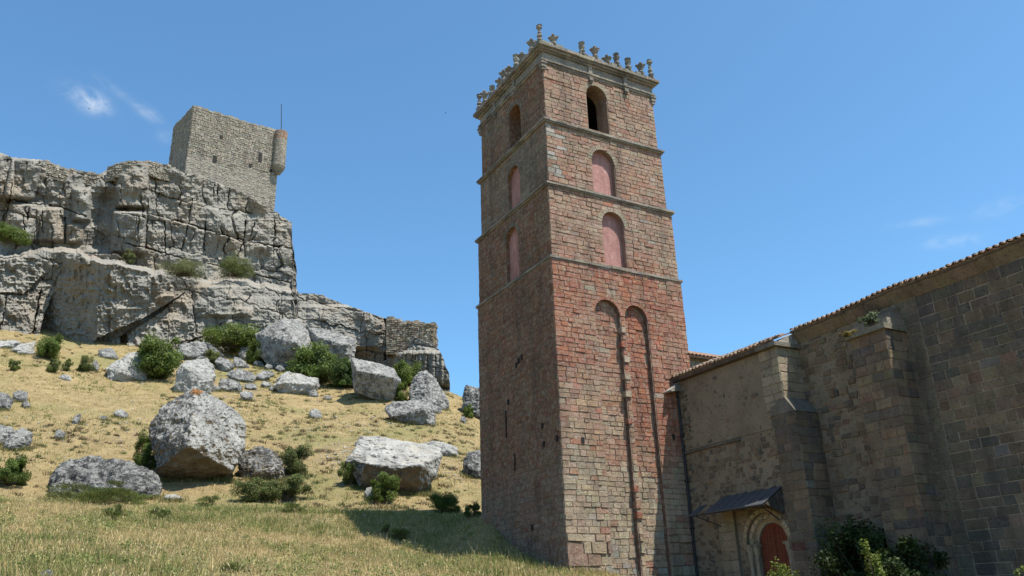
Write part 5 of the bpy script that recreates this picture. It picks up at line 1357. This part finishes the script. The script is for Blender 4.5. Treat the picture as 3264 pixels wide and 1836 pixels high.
def tussocks(name, n, per, label, seed):
    rs = np.random.RandomState(seed)
    r = np.sqrt(rs.uniform(47**2, 106**2, n)); a = np.radians(rs.uniform(-36, -1, n))
    x, y = r*np.sin(a), r*np.cos(a)
    ok = fbm(P3(x/9, y/9, 0*x), 3, 90)+.5*rs.uniform(-1, 1, n) > .1
    x, y = x[ok], y[ok]; n = len(x)
    s_ = rs.uniform(.10, .34, n); k = np.repeat(np.arange(n), per)
    px_, py_ = x[k]+rs.normal(0, .5, n*per)*s_[k], y[k]+rs.normal(0, .4, n*per)*s_[k]
    z = ground_z(px_, py_)-.02
    b = np.stack([px_, py_, z], -1); wv = rs.uniform(0, 6.283, n*per)
    wd = np.stack([np.cos(wv), np.sin(wv), 0*wv], -1)*.03
    dr_ = rs.uniform(0, 6.283, n*per); h = s_[k]*rs.uniform(.5, 1.1, n*per)
    tip = b+np.stack([np.cos(dr_)*h*.8, np.sin(dr_)*h*.8, h], -1)
    V = np.stack([b-wd, b+wd, tip], 1).reshape(-1, 3)
    pal = np.array([[.14, .10, .05], [.11, .085, .04], [.15, .15, .055], [.10, .12, .04], [.20, .15, .08]])
    C = pal[rs.randint(0, 5, n)][k]*rs.uniform(.7, 1.3, (n*per, 1))
    tag(link_mesh(name, np_mesh(name, V, np.arange(len(V)).reshape(-1, 3), M['grass'], False, C, 'FACE', 3)), label, 'grass', None, 'stuff')
tussocks('tussocks', 3300, 34, 'dark brown and green tussocks dotted over the dry hillside', 4)
def herbs(name, n, per, label, seed):
    rs = np.random.RandomState(seed)
    r = rs.uniform(33, 47, n); a = np.radians(rs.uniform(-36, -1, n))
    r = np.where(rs.uniform(0, 1, n) < .35, rs.uniform(18, 36, n), r)
    x, y = r*np.sin(a), r*np.cos(a)
    ok = fbm(P3(x/4, y/4, 0*x), 3, 95)+.35*rs.uniform(-1, 1, n) > .0
    x, y = x[ok], y[ok]; n = len(x); m = n*per
    s_ = rs.uniform(.12, .42, n); k = np.repeat(np.arange(n), per)
    px_, py_ = x[k]+rs.normal(0, .45, m)*s_[k], y[k]+rs.normal(0, .45, m)*s_[k]
    b = np.stack([px_, py_, ground_z(px_, py_)+rs.uniform(0, .95, m)*s_[k]], -1)
    u = rs.normal(0, 1, (m, 3)); u /= np.linalg.norm(u, axis=1)[:, None]
    v = np.cross(u, rs.normal(0, 1, (m, 3))); v /= np.linalg.norm(v, axis=1)[:, None]
    sz = rs.uniform(.018, .045, m)[:, None]
    V = np.stack([b-u*sz, b+v*sz*.5, b+u*sz, b-v*sz*.5], 1).reshape(-1, 3)
    pal = np.array([[.16, .20, .05], [.12, .165, .045], [.20, .23, .075], [.26, .26, .10], [.34, .32, .12]])
    kind = rs.randint(0, 5, n)
    C = pal[kind][k]*rs.uniform(.7, 1.3, (m, 1))
    tag(link_mesh(name, np_mesh(name, V, np.arange(len(V)).reshape(-1, 4), M['leaf'], False, C)), label, 'weeds', None, 'stuff')
herbs('meadow_herbs', 900, 70, 'leafy green herbs growing through the meadow along the crest', 6)
def fringe(name, label, seed):
    rs = np.random.RandomState(seed); F_ = np.array(FOOT); per = 22; n = len(F_)
    k = np.repeat(np.arange(n), per); m = n*per
    keep_ = (fbm(P3(F_[:, 0]*.9, F_[:, 1]*.9, 0*F_[:, 0]), 2, 98) > -.25)[k]
    x = F_[k, 0]+rs.normal(0, .16, m); y = F_[k, 1]+rs.normal(-.05, .16, m)
    x, y = x[keep_], y[keep_]; m = len(x)
    b = np.stack([x, y, ground_z(x, y)-.03], -1); h = rs.uniform(.12, .38, m)
    wv = rs.uniform(0, 6.283, m); wd = np.stack([np.cos(wv), np.sin(wv), 0*wv], -1)*.022
    dr_ = rs.uniform(0, 6.283, m)
    tip = b+np.stack([np.cos(dr_)*h*.5, np.sin(dr_)*h*.5, h], -1)
    V = np.stack([b-wd, b+wd, tip], 1).reshape(-1, 3)
    pal = np.array([[.20, .18, .07], [.14, .16, .05], [.34, .26, .11], [.11, .13, .04]])
    C = pal[rs.randint(0, 4, m)]*rs.uniform(.7, 1.25, (m, 1))
    tag(link_mesh(name, np_mesh(name, V, np.arange(len(V)).reshape(-1, 3), M['grass'], False, C, 'FACE', 3)), label, 'grass', None, 'stuff')
fringe('fringe_grass', 'longer grass growing round the feet of the boulders', 12)
def pebbles(name, label, seed):
    rs = np.random.RandomState(seed); P = []
    for cx, cy, sx, sy, n in ((860, 1150, 60, 40, 420), (1140, 975, 30, 14, 260), (600, 985, 90, 30, 160), (300, 1090, 300, 90, 260), (900, 1060, 250, 60, 200), (1140, 1190, 50, 40, 160), (800, 1340, 500, 60, 110)):
        for _ in range(n):
            P.append((cx+rs.normal(0, .5)*sx, cy+rs.normal(0, .5)*sy))
    V, Fc, C = [], [], []
    oc = np.array([[1, 0, 0], [-1, 0, 0], [0, 1, 0], [0, -1, 0], [0, 0, .7], [0, 0, -.7]], float)
    of = [(0, 2, 4), (2, 1, 4), (1, 3, 4), (3, 0, 4), (2, 0, 5), (1, 2, 5), (3, 1, 5), (0, 3, 5)]
    for x, y in P:
        d = ray_dir(x, y); dh = math.hypot(d[0], d[1]); rr = np.arange(20, 112, .6)
        gz = ground_z(d[0]/dh*rr, d[1]/dh*rr); hit = np.where(gz >= EYE[2]+d[2]/dh*rr)[0]
        if not len(hit): continue
        r = rr[hit[0]]; p = np.array([d[0]/dh*r, d[1]/dh*r, 0]); p[2] = float(ground_z(p[0], p[1]))
        sz = rs.uniform(.03, .10)*(1+.6*(rs.uniform() < .12))*r/60
        b = len(V); V.extend(p+oc*sz*rs.uniform(.6, 1.3, (6, 3))); Fc.extend([(i+b, j+b, k+b) for i, j, k in of])
        C.extend([np.array([.42, .39, .33])*rs.uniform(.6, 1.15)]*8)
    tag(link_mesh(name, np_mesh(name, np.array(V), np.array(Fc), M['rubble'], False, np.array(C), 'FACE', 3)), label, 'stones', None, 'stuff')
pebbles('pebbles', 'small pale stones strewn over the slope', 8)
# ------------------------------------------------------------------ birds
for x, y, r, lb in ((224, 273, 290, 'tiny dark bird gliding near the wisp of cloud'), (1121, 284, 260, 'tiny dark bird in the open sky left of the bell tower')):
    P = at_r(x, y, r); b = MB()
    b.lathe(P, [(.02, -.0), (.07, .1), (.09, .22), (.06, .36), (.03, .42)], 8, (.03, .03, .03))
    bird = empty('bird', P, lb, 'bird', None)
    bb = MB(); ax = np.array([.9, .3, 0]); sd_ = np.array([-.3, .9, 0])
    for k, (u, rr_) in enumerate(((-.25, .02), (-.12, .07), (.05, .08), (.16, .05), (.24, .055), (.32, .01))):
        pass
    prof = [(-.28, .015), (-.12, .07), (.05, .085), (.17, .05), (.24, .055), (.33, .008)]
    for (u0, r0), (u1, r1) in zip(prof[:-1], prof[1:]): bb.tube(P+ax*u0, P+ax*u1, r0, r1, 8, (.03, .03, .03))
    bb.build('body', M['iron'], bird)
    for s_ in (-1, 1):
        wg = MB(); c0, c1, c2 = P+ax*.08, P+sd_*s_*.32+ZZ*.07+ax*.1, P+sd_*s_*.62+ZZ*.02-ax*.08
        wg.add([c0, c1, c2, P-ax*.1, P+sd_*s_*.3+ZZ*.05-ax*.12]+[q-ZZ*.012 for q in (c0, c1, c2, P-ax*.1, P+sd_*s_*.3+ZZ*.05-ax*.12)], [(0, 1, 4, 3), (1, 2, 4), (8, 9, 6, 5), (9, 7, 6), (0, 5, 6, 1), (1, 6, 7, 2), (2, 7, 9, 4), (4, 9, 8, 3)], (.03, .03, .03))
        wg.build('wing', M['iron'], bird)
